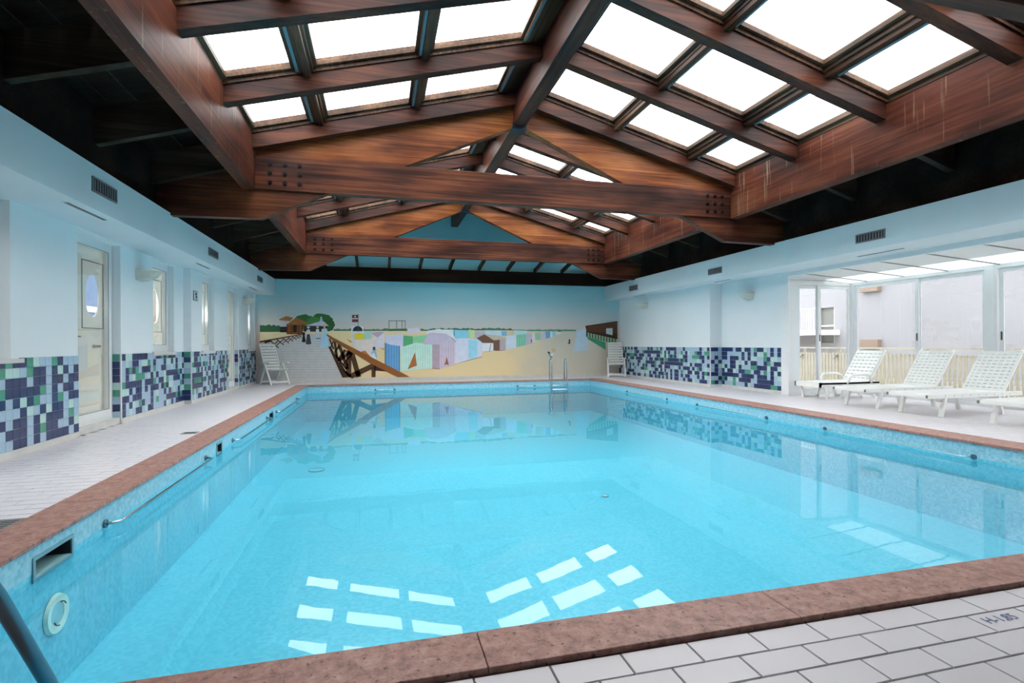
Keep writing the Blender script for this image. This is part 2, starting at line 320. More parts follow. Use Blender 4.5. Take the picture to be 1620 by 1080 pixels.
# mural shapes on the back wall: (part, layer, colour, outline in metres x,z)
MURAL = [
('painted_sand',1,(233,212,165),[(-3.518,1.573),(-0.632,1.597),(1.638,1.622),(1.629,-0.035),(-3.525,0.081)]),
('painted_sand',1,(233,212,165),[(1.638,1.622),(4.428,1.626),(6.781,1.579),(7.224,1.320),(5.262,0.798),(5.046,-0.051),(1.629,-0.035)]),
('painted_sand',1,(205,198,180),[(6.781,1.579),(7.159,1.550),(7.853,0.940),(8.310,0.894),(8.304,-0.185),(5.045,-0.112),(5.046,-0.051),(5.262,0.798),(7.224,1.320)]),
('painted_sand',2,(232,214,170),[(-3.518,1.573),(-2.312,1.581),(-2.312,1.486),(-3.519,1.244)]),
('painted_trees',2,(45,95,60),[(-3.518,1.555),(-3.517,1.772),(-3.471,1.757),(-3.424,1.766),(-3.378,1.754),(-3.332,1.753),(-3.286,1.782),(-3.239,1.784),(-3.193,1.743),(-3.146,1.772),(-3.100,1.774),(-3.053,1.736),(-3.006,1.762),(-2.960,1.744),(-2.946,1.748),(-2.947,1.555)]),
('painted_trees',2,(75,130,105),[(-1.377,1.589),(-1.377,1.653),(-1.314,1.646),(-1.250,1.667),(-1.187,1.646),(-1.123,1.636),(-1.060,1.651),(-0.996,1.642),(-0.932,1.645),(-0.868,1.672),(-0.804,1.641),(-0.739,1.649),(-0.675,1.662),(-0.610,1.674),(-0.546,1.637),(-0.481,1.655),(-0.416,1.644),(-0.351,1.636),(-0.285,1.644),(-0.220,1.635),(-0.155,1.659),(-0.089,1.640),(-0.023,1.657),(0.042,1.634),(0.108,1.637),(0.175,1.673),(0.241,1.671),(0.307,1.668),(0.373,1.634),(0.440,1.658),(0.507,1.649),(0.574,1.664),(0.641,1.655),(0.708,1.661),(0.775,1.662),(0.842,1.652),(0.910,1.652),(0.977,1.637),(1.045,1.648),(1.113,1.636),(1.181,1.640),(1.249,1.634),(1.317,1.649),(1.386,1.672),(1.454,1.640),(1.523,1.635),(1.592,1.638),(1.638,1.645),(1.638,1.591)]),
('painted_trees',2,(70,125,105),[(1.638,1.607),(1.638,1.673),(1.707,1.666),(1.776,1.690),(1.846,1.661),(1.915,1.673),(1.985,1.687),(2.055,1.697),(2.124,1.661),(2.194,1.655),(2.265,1.697),(2.335,1.664),(2.405,1.682),(2.476,1.694),(2.547,1.688),(2.618,1.666),(2.689,1.661),(2.760,1.700),(2.831,1.673),(2.903,1.700),(2.974,1.669),(3.046,1.687),(3.118,1.661),(3.190,1.657),(3.262,1.679),(3.334,1.656),(3.407,1.689),(3.479,1.700),(3.552,1.675),(3.625,1.703),(3.698,1.695),(3.771,1.685),(3.844,1.675),(3.918,1.697),(3.992,1.703),(4.065,1.664),(4.139,1.690),(4.213,1.659),(4.288,1.663),(4.362,1.688),(4.428,1.670),(4.428,1.610)]),
('painted_trees',2,(95,150,130),[(4.428,1.585),(4.428,1.643),(4.519,1.641),(4.611,1.637),(4.703,1.639),(4.795,1.640),(4.887,1.638),(4.979,1.628),(5.072,1.642),(5.165,1.645),(5.258,1.636),(5.352,1.652),(5.445,1.650),(5.539,1.628),(5.633,1.643),(5.728,1.642),(5.822,1.660),(5.917,1.647),(6.012,1.641),(6.108,1.660),(6.203,1.640),(6.299,1.640),(6.395,1.659),(6.491,1.641),(6.588,1.646),(6.685,1.639),(6.782,1.637),(6.781,1.587)]),
('painted_trees',2,(50,110,55),[(-1.925,1.878),(-1.916,1.811),(-1.955,1.749),(-2.050,1.722),(-2.119,1.689),(-2.195,1.645),(-2.294,1.632),(-2.371,1.681),(-2.453,1.706),(-2.520,1.751),(-2.541,1.814),(-2.556,1.875),(-2.540,1.936),(-2.506,1.994),(-2.457,2.049),(-2.370,2.073),(-2.286,2.095),(-2.192,2.113),(-2.118,2.064),(-2.025,2.051),(-1.954,2.007),(-1.940,1.940)]),
('painted_trees',3,(48,105,50),[(-1.412,1.899),(-1.388,1.826),(-1.461,1.774),(-1.522,1.726),(-1.590,1.680),(-1.677,1.648),(-1.769,1.676),(-1.858,1.684),(-1.934,1.720),(-2.020,1.757),(-2.036,1.829),(-2.076,1.896),(-2.019,1.959),(-1.992,2.022),(-1.946,2.085),(-1.871,2.134),(-1.770,2.135),(-1.679,2.125),(-1.597,2.103),(-1.506,2.084),(-1.463,2.023),(-1.387,1.972)]),
('painted_trees',4,(45,95,50),[(-1.327,1.770),(-1.363,1.721),(-1.383,1.675),(-1.406,1.622),(-1.463,1.597),(-1.521,1.576),(-1.581,1.593),(-1.633,1.614),(-1.683,1.636),(-1.738,1.664),(-1.743,1.719),(-1.754,1.769),(-1.748,1.820),(-1.724,1.867),(-1.685,1.905),(-1.645,1.951),(-1.578,1.939),(-1.524,1.934),(-1.456,1.953),(-1.403,1.920),(-1.357,1.880),(-1.352,1.822)]),
('painted_trees',4,(70,130,65),[(-1.741,1.861),(-1.751,1.810),(-1.803,1.776),(-1.825,1.729),(-1.876,1.700),(-1.938,1.691),(-1.998,1.696),(-2.050,1.716),(-2.099,1.739),(-2.132,1.775),(-2.148,1.816),(-2.177,1.859),(-2.156,1.903),(-2.151,1.953),(-2.090,1.972),(-2.059,2.021),(-1.997,2.029),(-1.934,2.037),(-1.873,2.022),(-1.820,1.995),(-1.790,1.951),(-1.787,1.902)]),
('painted_boardwalk',5,(205,206,206),[(-3.520,1.190),(-3.055,1.306),(-2.312,1.486),(-1.553,1.486),(-1.346,0.827),(-1.096,0.026),(-3.542,0.081)]),
('painted_boardwalk',6,(180,182,184),[(-2.866,1.345),(-1.508,1.341),(-1.508,1.350),(-2.866,1.354)]),
('painted_boardwalk',6,(180,182,184),[(-3.182,1.266),(-1.483,1.259),(-1.483,1.269),(-3.182,1.275)]),
('painted_boardwalk',6,(180,182,184),[(-3.495,1.189),(-1.457,1.178),(-1.457,1.188),(-3.495,1.198)]),
('painted_boardwalk',6,(180,182,184),[(-3.520,1.110),(-1.431,1.096),(-1.431,1.106),(-3.520,1.120)]),
('painted_boardwalk',6,(180,182,184),[(-3.520,1.031),(-1.405,1.015),(-1.405,1.025),(-3.520,1.041)]),
('painted_boardwalk',6,(180,182,184),[(-3.521,0.952),(-1.380,0.933),(-1.379,0.944),(-3.521,0.963)]),
('painted_boardwalk',6,(180,182,184),[(-3.521,0.873),(-1.354,0.851),(-1.354,0.862),(-3.521,0.884)]),
('painted_boardwalk',6,(180,182,184),[(-3.522,0.794),(-1.328,0.769),(-1.328,0.781),(-3.522,0.806)]),
('painted_boardwalk',6,(180,182,184),[(-3.522,0.715),(-1.302,0.687),(-1.302,0.700),(-3.522,0.727)]),
('painted_boardwalk',6,(180,182,184),[(-3.522,0.637),(-1.276,0.605),(-1.276,0.618),(-3.522,0.649)]),
('painted_boardwalk',6,(180,182,184),[(-3.523,0.558),(-1.250,0.523),(-1.250,0.536),(-3.523,0.570)]),
('painted_boardwalk',6,(180,182,184),[(-3.523,0.479),(-1.224,0.441),(-1.224,0.455),(-3.523,0.492)]),
('painted_boardwalk',6,(180,182,184),[(-3.524,0.400),(-1.198,0.359),(-1.198,0.373),(-3.523,0.413)]),
('painted_boardwalk',6,(180,182,184),[(-3.524,0.321),(-1.172,0.277),(-1.172,0.291),(-3.524,0.335)]),
('painted_boardwalk',6,(180,182,184),[(-3.524,0.242),(-1.146,0.194),(-1.146,0.209),(-3.524,0.256)]),
('painted_boardwalk',6,(180,182,184),[(-3.525,0.163),(-1.120,0.112),(-1.120,0.127),(-3.525,0.178)]),
('painted_pavilion',5,(190,195,200),[(-2.945,1.909),(-2.717,1.928),(-2.718,1.729),(-2.946,1.728)]),
('painted_pavilion',5,(40,32,28),[(-2.946,1.718),(-2.752,1.718),(-2.752,1.548),(-2.947,1.548)]),
('painted_pavilion',6,(165,110,60),[(-2.985,1.938),(-2.767,2.047),(-2.564,1.995),(-2.650,1.892),(-2.952,1.916)]),
('painted_pavilion',7,(150,92,45),[(-2.751,1.801),(-2.293,1.803),(-2.295,1.486),(-2.753,1.486)]),
('painted_pavilion',8,(95,55,25),[(-2.745,1.729),(-2.301,1.730),(-2.301,1.705),(-2.745,1.704)]),
('painted_pavilion',8,(95,55,25),[(-2.745,1.657),(-2.301,1.657),(-2.301,1.632),(-2.745,1.631)]),
('painted_pavilion',8,(95,55,25),[(-2.746,1.584),(-2.301,1.585),(-2.302,1.559),(-2.746,1.559)]),
('painted_pavilion',8,(95,55,25),[(-2.746,1.523),(-2.302,1.523),(-2.302,1.497),(-2.746,1.497)]),
('painted_pavilion',9,(35,22,15),[(-2.572,1.773),(-2.460,1.774),(-2.462,1.544),(-2.574,1.544)]),
('painted_pavilion',9,(75,45,22),[(-2.751,1.798),(-2.724,1.798),(-2.726,1.486),(-2.753,1.486)]),
('painted_pavilion',9,(75,45,22),[(-2.633,1.798),(-2.606,1.798),(-2.608,1.486),(-2.635,1.486)]),
('painted_pavilion',9,(75,45,22),[(-2.420,1.799),(-2.392,1.799),(-2.394,1.486),(-2.421,1.486)]),
('painted_pavilion',9,(75,45,22),[(-2.317,1.800),(-2.290,1.800),(-2.292,1.486),(-2.319,1.486)]),
('painted_pavilion',9,(160,105,55),[(-2.758,1.783),(-2.473,2.010),(-2.098,1.815),(-2.140,1.786)]),
('painted_pavilion',7,(45,50,52),[(-2.242,1.756),(-1.551,1.758),(-1.580,1.567),(-2.271,1.566)]),
('painted_pavilion',10,(195,198,218),[(-2.225,1.749),(-1.759,1.897),(-1.669,1.890),(-1.517,1.744)]),
('painted_pavilion',10,(170,190,205),[(-1.787,1.890),(-1.766,2.037),(-1.724,2.037),(-1.697,1.890)]),
('painted_figures',11,(25,26,30),[(-2.287,1.465),(-2.235,1.465),(-2.198,1.252),(-2.251,1.231),(-2.320,1.246)]),
('painted_figures',12,(25,28,30),[(-2.300,1.543),(-2.226,1.551),(-2.219,1.457),(-2.301,1.449)]),
('painted_figures',12,(200,160,135),[(-2.277,1.594),(-2.244,1.594),(-2.249,1.543),(-2.272,1.543)]),
('painted_figures',13,(30,30,32),[(-2.300,1.590),(-2.272,1.621),(-2.244,1.621),(-2.219,1.594)]),
('painted_figures',11,(60,68,75),[(-2.159,1.504),(-2.089,1.504),(-2.039,1.186),(-2.110,1.164),(-2.204,1.179)]),
('painted_figures',12,(215,220,225),[(-2.177,1.617),(-2.076,1.629),(-2.067,1.493),(-2.178,1.482)]),
('painted_figures',12,(200,160,135),[(-2.145,1.691),(-2.101,1.691),(-2.107,1.618),(-2.139,1.618)]),
('painted_figures',13,(230,230,225),[(-2.177,1.685),(-2.138,1.731),(-2.101,1.731),(-2.066,1.691)]),
('painted_figures',11,(200,215,222),[(-1.885,1.548),(-1.824,1.548),(-1.780,1.295),(-1.842,1.273),(-1.925,1.288)]),
('painted_figures',12,(225,228,230),[(-1.901,1.640),(-1.813,1.649),(-1.805,1.539),(-1.902,1.530)]),
('painted_figures',12,(200,160,135),[(-1.873,1.699),(-1.835,1.700),(-1.841,1.640),(-1.868,1.640)]),
('painted_figures',13,(235,235,230),[(-1.901,1.695),(-1.868,1.732),(-1.835,1.732),(-1.804,1.700)]),
('painted_figures',11,(170,212,235),[(-1.705,1.509),(-1.595,1.509),(-1.514,1.102),(-1.627,1.080),(-1.778,1.096)]),
('painted_figures',12,(185,215,232),[(-1.735,1.652),(-1.574,1.666),(-1.560,1.495),(-1.736,1.481)]),
('painted_figures',12,(200,160,135),[(-1.684,1.745),(-1.614,1.745),(-1.624,1.652),(-1.675,1.652)]),
('painted_figures',13,(215,190,120),[(-1.734,1.737),(-1.674,1.795),(-1.614,1.795),(-1.559,1.745)]),
('painted_figures',12,(60,70,75),[(-1.900,1.334),(-1.768,1.348),(-1.770,1.374),(-1.902,1.359)]),
('painted_railing',8,(82,52,30),[(-3.515,1.226),(-2.310,1.472),(-2.315,1.500),(-3.523,1.276)]),
('painted_railing',8,(60,38,24),[(-3.232,1.273),(-3.000,1.056),(-2.980,1.080),(-3.212,1.298)]),
('painted_railing',9,(82,52,30),[(-2.999,1.304),(-3.233,1.082),(-3.213,1.058),(-2.979,1.280)]),
('painted_railing',8,(60,38,24),[(-3.047,1.320),(-2.848,1.139),(-2.830,1.162),(-3.030,1.343)]),
('painted_railing',9,(82,52,30),[(-2.847,1.350),(-3.048,1.163),(-3.030,1.140),(-2.829,1.327)]),
('painted_railing',8,(60,38,24),[(-2.869,1.353),(-2.702,1.200),(-2.685,1.221),(-2.853,1.374)]),
('painted_railing',9,(82,52,30),[(-2.701,1.381),(-2.870,1.222),(-2.853,1.201),(-2.684,1.360)]),
('painted_railing',8,(60,38,24),[(-2.720,1.383),(-2.579,1.252),(-2.564,1.271),(-2.705,1.402)]),
('painted_railing',9,(82,52,30),[(-2.579,1.408),(-2.721,1.271),(-2.706,1.252),(-2.563,1.390)]),
('painted_railing',8,(60,38,24),[(-2.598,1.412),(-2.476,1.303),(-2.463,1.320),(-2.584,1.430)]),
('painted_railing',9,(82,52,30),[(-2.476,1.436),(-2.599,1.321),(-2.585,1.304),(-2.462,1.420)]),
('painted_railing',8,(60,38,24),[(-2.489,1.435),(-2.387,1.340),(-2.375,1.355),(-2.476,1.450)]),
('painted_railing',9,(82,52,30),[(-2.387,1.457),(-2.489,1.355),(-2.477,1.341),(-2.374,1.442)]),
('painted_railing',8,(60,38,24),[(-2.400,1.451),(-2.318,1.370),(-2.307,1.383),(-2.389,1.463)]),
('painted_railing',9,(82,52,30),[(-2.318,1.470),(-2.400,1.383),(-2.389,1.371),(-2.306,1.458)]),
('painted_railing',8,(60,38,24),[(-3.381,1.201),(-3.182,1.261),(-3.195,1.310),(-3.394,1.249)]),
('painted_railing',14,(150,92,42),[(-1.588,1.500),(-1.343,1.352),(-0.131,0.694),(0.977,0.095),(0.595,0.095),(-0.277,0.553),(-1.379,1.264),(-1.581,1.449)]),
('painted_railing',12,(60,38,24),[(-1.537,1.095),(-1.467,1.094),(-1.032,0.229),(-0.872,0.114),(-1.121,0.112)]),
('painted_railing',13,(60,38,24),[(-1.521,1.337),(-1.400,1.004),(-1.361,1.020),(-1.482,1.353)]),
('painted_railing',13,(60,38,24),[(-1.395,1.285),(-1.484,1.057),(-1.451,1.043),(-1.363,1.271)]),
('painted_railing',13,(60,38,24),[(-1.379,1.266),(-1.311,0.711),(-1.241,0.720),(-1.309,1.276)]),
('painted_railing',13,(60,38,24),[(-1.207,1.191),(-1.367,0.915),(-1.325,0.888),(-1.165,1.164)]),
('painted_railing',13,(82,52,30),[(-1.264,1.162),(-1.003,0.362),(-0.916,0.392),(-1.178,1.193)]),
('painted_railing',13,(60,38,24),[(-1.063,1.016),(-1.312,0.629),(-1.242,0.579),(-0.992,0.966)]),
('painted_railing',13,(82,52,30),[(-0.879,0.990),(-1.253,0.678),(-1.195,0.603),(-0.821,0.914)]),
('painted_railing',13,(60,38,24),[(-0.832,0.910),(-1.100,0.541),(-1.066,0.514),(-0.798,0.882)]),
('painted_railing',13,(60,38,24),[(-1.365,0.848),(-1.015,0.362),(-0.975,0.393),(-1.326,0.880)]),
('painted_railing',13,(82,52,30),[(-0.989,0.973),(-1.000,0.125),(-0.851,0.121),(-0.839,0.970)]),
('painted_railing',13,(82,52,30),[(-0.915,0.932),(-0.694,0.097),(-0.549,0.136),(-0.771,0.973)]),
('painted_railing',13,(60,38,24),[(-1.160,0.352),(-0.878,0.094),(-0.831,0.149),(-1.114,0.408)]),
('painted_railing',13,(82,52,30),[(-0.839,0.069),(-0.061,0.437),(-0.129,0.588),(-0.905,0.219)]),
('painted_railing',13,(60,38,24),[(-1.225,0.592),(-1.014,0.217),(-0.978,0.240),(-1.188,0.614)]),
('painted_railing',13,(75,45,38),[(-0.150,0.532),(0.362,0.270),(-0.133,0.317)]),
('painted_railing',13,(85,52,28),[(-0.223,0.402),(-0.103,0.400),(-0.105,0.106),(-0.225,0.108)]),
('painted_beach_huts',3,(222,224,226),[(-0.839,1.753),(-0.469,1.732),(-0.471,1.342),(-0.855,1.343)]),
('painted_beach_huts',4,(45,52,58),[(-0.804,1.582),(-0.804,1.582),(-0.798,1.624),(-0.783,1.664),(-0.758,1.698),(-0.726,1.724),(-0.689,1.741),(-0.649,1.746),(-0.609,1.741),(-0.572,1.725),(-0.540,1.699),(-0.516,1.664),(-0.500,1.625),(-0.495,1.582),(-0.495,1.582)]),
('painted_flag',5,(90,90,90),[(-0.636,2.128),(-0.639,1.567),(-0.625,1.567),(-0.622,2.128)]),
('painted_flag',6,(120,52,58),[(-0.815,2.100),(-0.633,2.102),(-0.633,2.001),(-0.816,1.999)]),
('painted_flag',6,(120,55,60),[(-0.816,1.962),(-0.634,1.963),(-0.634,1.870),(-0.817,1.869)]),
('painted_flag',6,(215,205,205),[(-0.816,1.999),(-0.633,2.001),(-0.634,1.963),(-0.816,1.962)]),
('painted_flag',7,(215,205,205),[(-0.744,2.074),(-0.701,2.075),(-0.701,2.023),(-0.744,2.022)]),
('painted_flag',4,(110,115,100),[(0.308,1.909),(0.859,1.912),(0.859,1.934),(0.308,1.931)]),
('painted_flag',4,(110,115,100),[(0.316,1.920),(0.314,1.583),(0.336,1.583),(0.338,1.920)]),
('painted_flag',4,(110,115,100),[(0.556,1.921),(0.555,1.644),(0.577,1.644),(0.579,1.921)]),
('painted_flag',4,(110,115,100),[(0.731,1.922),(0.730,1.644),(0.752,1.644),(0.754,1.922)]),
('painted_flag',4,(110,115,100),[(0.829,1.923),(0.827,1.583),(0.849,1.583),(0.851,1.923)]),
('painted_trees',3,(60,110,80),[(0.333,1.586),(0.892,1.602),(0.890,1.671),(0.332,1.655)]),
('painted_beach_huts',4,(225,214,222),[(0.910,1.675),(1.287,1.702),(1.363,1.549),(0.909,1.484)]),
('painted_beach_huts',4,(235,230,235),[(1.515,1.587),(1.977,1.665),(2.131,1.529),(1.515,1.483)]),
('painted_beach_huts',4,(170,215,210),[(-0.452,1.548),(-0.235,1.567),(-0.236,1.342),(-0.453,1.342)]),
('painted_beach_huts',5,(226,216,226),[(-0.253,1.522),(-0.016,1.598),(0.185,1.549),(0.182,1.030),(-0.111,1.021),(-0.109,1.341)]),
('painted_beach_huts',6,(195,175,185),[(-0.253,1.522),(-0.036,1.379),(0.185,1.549),(-0.017,1.567)]),
('painted_beach_huts',5,(232,215,60),[(-0.769,1.485),(-0.614,1.522),(-0.445,1.500),(-0.453,1.335),(-0.734,1.324)]),
('painted_beach_huts',6,(222,220,225),[(-0.840,1.548),(-0.741,1.343),(-0.742,1.045),(-0.855,1.343)]),
('painted_beach_huts',7,(233,220,212),[(-0.741,1.321),(-0.418,1.297),(-0.120,1.387),(-0.123,0.758),(-0.420,0.855),(-0.618,0.819),(-0.735,1.045)]),
('painted_beach_huts',8,(205,160,100),[(-0.990,1.344),(-0.813,1.250),(-0.877,1.213)]),
('painted_beach_huts',8,(190,120,55),[(-0.546,0.931),(-0.419,0.960),(-0.276,0.786),(-0.330,0.734)]),
('painted_beach_huts',9,(150,190,215),[(-0.165,1.071),(-0.085,0.983),(-0.050,0.730),(-0.247,0.778)]),
('painted_beach_huts',10,(225,235,240),[(-0.257,0.816),(-0.148,0.890),(-0.076,0.701),(-0.167,0.683)]),
('painted_beach_huts',10,(70,80,90),[(-0.194,1.071),(-0.110,1.085),(-0.100,0.983),(-0.173,0.965)]),
('painted_beach_huts',8,(215,160,80),[(-0.001,1.069),(0.182,1.019),(0.163,0.970)]),
('painted_beach_huts',7,(214,214,236),[(0.221,1.461),(0.778,1.484),(0.775,1.064),(0.219,1.106)]),
('painted_beach_huts',8,(112,172,218),[(0.201,1.208),(0.385,1.143),(0.652,1.103),(0.648,0.284),(0.198,0.508)]),
('painted_beach_huts',9,(70,130,190),[(0.231,1.170),(0.227,0.477),(0.242,0.477),(0.245,1.170)]),
('painted_beach_huts',9,(70,130,190),[(0.312,1.151),(0.308,0.434),(0.323,0.434),(0.326,1.151)]),
('painted_beach_huts',9,(70,130,190),[(0.393,1.131),(0.389,0.391),(0.404,0.391),(0.408,1.131)]),
('painted_beach_huts',9,(70,130,190),[(0.474,1.112),(0.470,0.348),(0.485,0.348),(0.489,1.112)]),
('painted_beach_huts',9,(70,130,190),[(0.556,1.092),(0.551,0.305),(0.566,0.305),(0.571,1.092)]),
('painted_beach_huts',10,(60,75,95),[(0.192,1.208),(0.188,0.489),(0.207,0.489),(0.211,1.208)]),
('painted_beach_huts',10,(70,60,60),[(0.643,1.111),(0.639,0.281),(0.657,0.280),(0.662,1.111)]),
('painted_beach_huts',6,(96,176,122),[(0.777,1.446),(1.085,1.415),(1.084,1.139),(0.776,1.079)]),
('painted_beach_huts',6,(150,218,165),[(1.085,1.415),(1.572,1.460),(1.399,1.202),(1.084,1.139)]),
('painted_beach_huts',9,(206,240,226),[(0.675,1.065),(0.794,1.087),(1.171,1.203),(1.712,1.143),(1.708,0.362),(0.670,0.280)]),
('painted_beach_huts',10,(178,222,206),[(0.712,1.065),(0.708,0.295),(0.723,0.294),(0.727,1.064)]),
('painted_beach_huts',10,(178,222,206),[(0.787,1.072),(0.783,0.300),(0.798,0.300),(0.802,1.072)]),
('painted_beach_huts',10,(178,222,206),[(0.862,1.079),(0.857,0.306),(0.872,0.305),(0.877,1.079)]),
('painted_beach_huts',10,(178,222,206),[(0.937,1.086),(0.933,0.311),(0.948,0.311),(0.952,1.086)]),
('painted_beach_huts',10,(178,222,206),[(1.012,1.093),(1.008,0.317),(1.023,0.316),(1.027,1.093)]),
('painted_beach_huts',10,(178,222,206),[(1.087,1.100),(1.083,0.322),(1.098,0.322),(1.102,1.100)]),
('painted_beach_huts',10,(178,222,206),[(1.163,1.146),(1.159,0.328),(1.174,0.328),(1.178,1.146)]),
('painted_beach_huts',10,(178,222,206),[(1.239,1.145),(1.235,0.334),(1.250,0.333),(1.254,1.145)]),
('painted_beach_huts',10,(178,222,206),[(1.315,1.145),(1.310,0.339),(1.326,0.339),(1.330,1.145)]),
('painted_beach_huts',10,(178,222,206),[(1.391,1.145),(1.386,0.345),(1.402,0.344),(1.406,1.144)]),
('painted_beach_huts',10,(178,222,206),[(1.467,1.144),(1.463,0.350),(1.478,0.350),(1.482,1.144)]),
('painted_beach_huts',10,(178,222,206),[(1.543,1.144),(1.539,0.356),(1.554,0.356),(1.559,1.144)]),
('painted_beach_huts',10,(178,222,206),[(1.620,1.143),(1.616,0.362),(1.631,0.361),(1.635,1.143)]),
('painted_beach_huts',11,(176,108,60),[(1.151,0.897),(0.910,0.337),(1.053,0.399),(1.212,0.454)]),
('painted_beach_huts',12,(186,166,178),[(1.712,1.150),(1.982,1.141),(1.970,0.342),(1.708,0.369)]),
('painted_beach_huts',13,(216,202,218),[(1.959,1.141),(2.333,1.381),(2.478,1.248),(2.462,0.474),(1.954,0.342)]),
('painted_beach_huts',14,(180,165,190),[(2.007,1.161),(2.003,0.372),(2.015,0.372),(2.019,1.160)]),
('painted_beach_huts',14,(180,165,190),[(2.085,1.195),(2.081,0.390),(2.092,0.390),(2.097,1.195)]),
('painted_beach_huts',14,(180,165,190),[(2.163,1.230),(2.158,0.409),(2.170,0.408),(2.175,1.230)]),
('painted_beach_huts',14,(180,165,190),[(2.241,1.264),(2.236,0.427),(2.248,0.427),(2.253,1.264)]),
('painted_beach_huts',14,(180,165,190),[(2.319,1.299),(2.315,0.445),(2.326,0.445),(2.331,1.299)]),
('painted_beach_huts',14,(180,165,190),[(2.398,1.334),(2.393,0.463),(2.405,0.463),(2.409,1.334)]),
('painted_beach_huts',14,(206,196,216),[(1.399,1.214),(1.618,1.537),(2.178,1.498),(2.341,1.389),(1.990,1.141),(1.414,1.152)]),
('painted_beach_huts',15,(175,165,190),[(2.330,1.378),(2.485,1.206),(2.509,1.227),(2.353,1.399)]),
('painted_beach_huts',15,(172,104,62),[(2.193,0.731),(2.102,0.448),(2.172,0.486),(2.258,0.454)]),
('painted_beach_huts',10,(222,226,242),[(2.431,1.334),(2.944,1.352),(3.413,1.284),(3.369,0.730),(2.921,0.617),(2.603,0.527),(2.426,0.514)]),
('painted_beach_huts',11,(162,222,242),[(2.916,1.285),(3.236,1.292),(3.208,0.700),(2.921,0.656)]),
('painted_beach_huts',8,(232,236,240),[(1.985,1.638),(2.433,1.639),(2.470,1.334),(2.294,1.373),(1.984,1.491)]),
('painted_beach_huts',8,(142,212,228),[(2.421,1.627),(2.926,1.616),(2.944,1.340),(2.509,1.334),(2.420,1.451)]),
('painted_beach_huts',9,(205,225,160),[(2.926,1.640),(3.145,1.616),(3.132,1.364),(2.944,1.352)]),
('painted_beach_huts',7,(192,188,205),[(3.117,1.585),(3.507,1.569),(3.465,1.363),(3.124,1.348)]),
('painted_beach_huts',6,(205,222,228),[(3.487,1.617),(4.098,1.609),(4.097,1.369),(3.486,1.371)]),
('painted_beach_huts',8,(120,175,215),[(4.065,1.585),(4.254,1.577),(4.245,1.425),(4.072,1.425)]),
('painted_beach_huts',7,(222,205,165),[(4.242,1.617),(4.490,1.602),(4.510,1.481),(4.241,1.465)]),
('painted_beach_huts',6,(190,222,222),[(4.490,1.618),(4.971,1.602),(4.970,1.448),(4.489,1.441)]),
('painted_beach_huts',10,(236,238,242),[(3.396,1.181),(3.801,1.191),(3.800,0.924),(3.394,0.888)]),
('painted_beach_huts',11,(122,88,72),[(3.204,1.348),(3.466,1.482),(3.789,1.282),(3.789,1.179),(3.404,1.189)]),
('painted_beach_huts',12,(202,190,172),[(3.466,1.490),(4.015,1.425),(4.212,1.345),(4.014,1.298),(3.789,1.274)]),
('painted_beach_huts',11,(190,176,182),[(3.981,1.314),(4.212,1.349),(4.201,0.921),(3.979,0.938)]),
('painted_beach_huts',12,(128,92,76),[(3.777,1.274),(3.998,1.298),(3.996,0.930),(3.775,0.932)]),
('painted_beach_huts',9,(140,100,70),[(3.404,0.880),(3.850,0.924),(3.847,0.955),(3.401,0.911)]),
('painted_beach_huts',9,(140,100,70),[(3.849,0.916),(4.177,0.921),(4.176,0.953),(3.848,0.947)]),
('painted_beach_huts',12,(120,110,100),[(3.677,1.153),(3.627,0.895),(3.647,0.892),(3.697,1.150)]),
('painted_beach_huts',10,(216,226,238),[(4.212,1.417),(4.585,1.449),(4.583,1.022),(4.218,0.960)]),
('painted_beach_huts',10,(142,212,182),[(4.577,1.457),(4.937,1.489),(4.934,1.100),(4.591,1.038)]),
('painted_beach_huts',11,(110,180,150),[(4.606,1.449),(4.604,1.054),(4.620,1.054),(4.622,1.449)]),
('painted_beach_huts',11,(110,180,150),[(4.689,1.457),(4.687,1.070),(4.704,1.070),(4.706,1.457)]),
('painted_beach_huts',11,(110,180,150),[(4.773,1.465),(4.771,1.085),(4.787,1.085),(4.790,1.465)]),
('painted_beach_huts',11,(110,180,150),[(4.857,1.473),(4.855,1.101),(4.871,1.101),(4.873,1.473)]),
('painted_beach_huts',9,(202,192,206),[(4.928,1.505),(5.147,1.513),(5.145,1.164),(4.926,1.100)]),
('painted_beach_huts',8,(226,218,222),[(5.139,1.513),(5.402,1.529),(5.400,1.236),(5.137,1.180)]),
('painted_beach_huts',9,(165,205,165),[(5.245,1.521),(5.470,1.537),(5.452,1.285),(5.265,1.253)]),
('painted_beach_huts',8,(206,196,212),[(5.457,1.529),(5.650,1.554),(5.631,1.317),(5.456,1.277)]),
('painted_beach_huts',9,(115,168,214),[(5.633,1.570),(5.813,1.578),(5.803,1.365),(5.649,1.325)]),
('painted_beach_huts',8,(226,230,232),[(5.805,1.570),(5.908,1.578),(5.898,1.390),(5.812,1.365)]),
('painted_beach_huts',9,(150,212,214),[(5.891,1.570),(6.003,1.578),(5.994,1.422),(5.898,1.390)]),
('painted_beach_huts',8,(222,218,214),[(6.003,1.570),(6.211,1.587),(6.202,1.504),(6.011,1.447)]),
('painted_beach_huts',9,(80,90,90),[(6.103,1.566),(6.211,1.566),(6.212,1.599),(6.103,1.599)]),
('painted_beach_huts',8,(165,130,95),[(2.606,0.521),(3.384,0.708),(3.379,0.727),(2.601,0.540)]),
('painted_beach_huts',8,(150,110,85),[(1.707,0.346),(1.957,0.326),(1.959,0.357),(1.709,0.377)]),
('painted_beach_huts',8,(150,120,95),[(2.464,0.539),(2.621,0.517),(2.625,0.544),(2.468,0.566)]),
('painted_figures',11,(60,60,62),[(6.498,1.302),(6.551,1.302),(6.550,1.136),(6.427,1.158),(6.489,1.178)]),
('painted_figures',11,(150,80,70),[(5.104,1.306),(5.146,1.306),(5.146,1.184),(5.112,1.185)]),
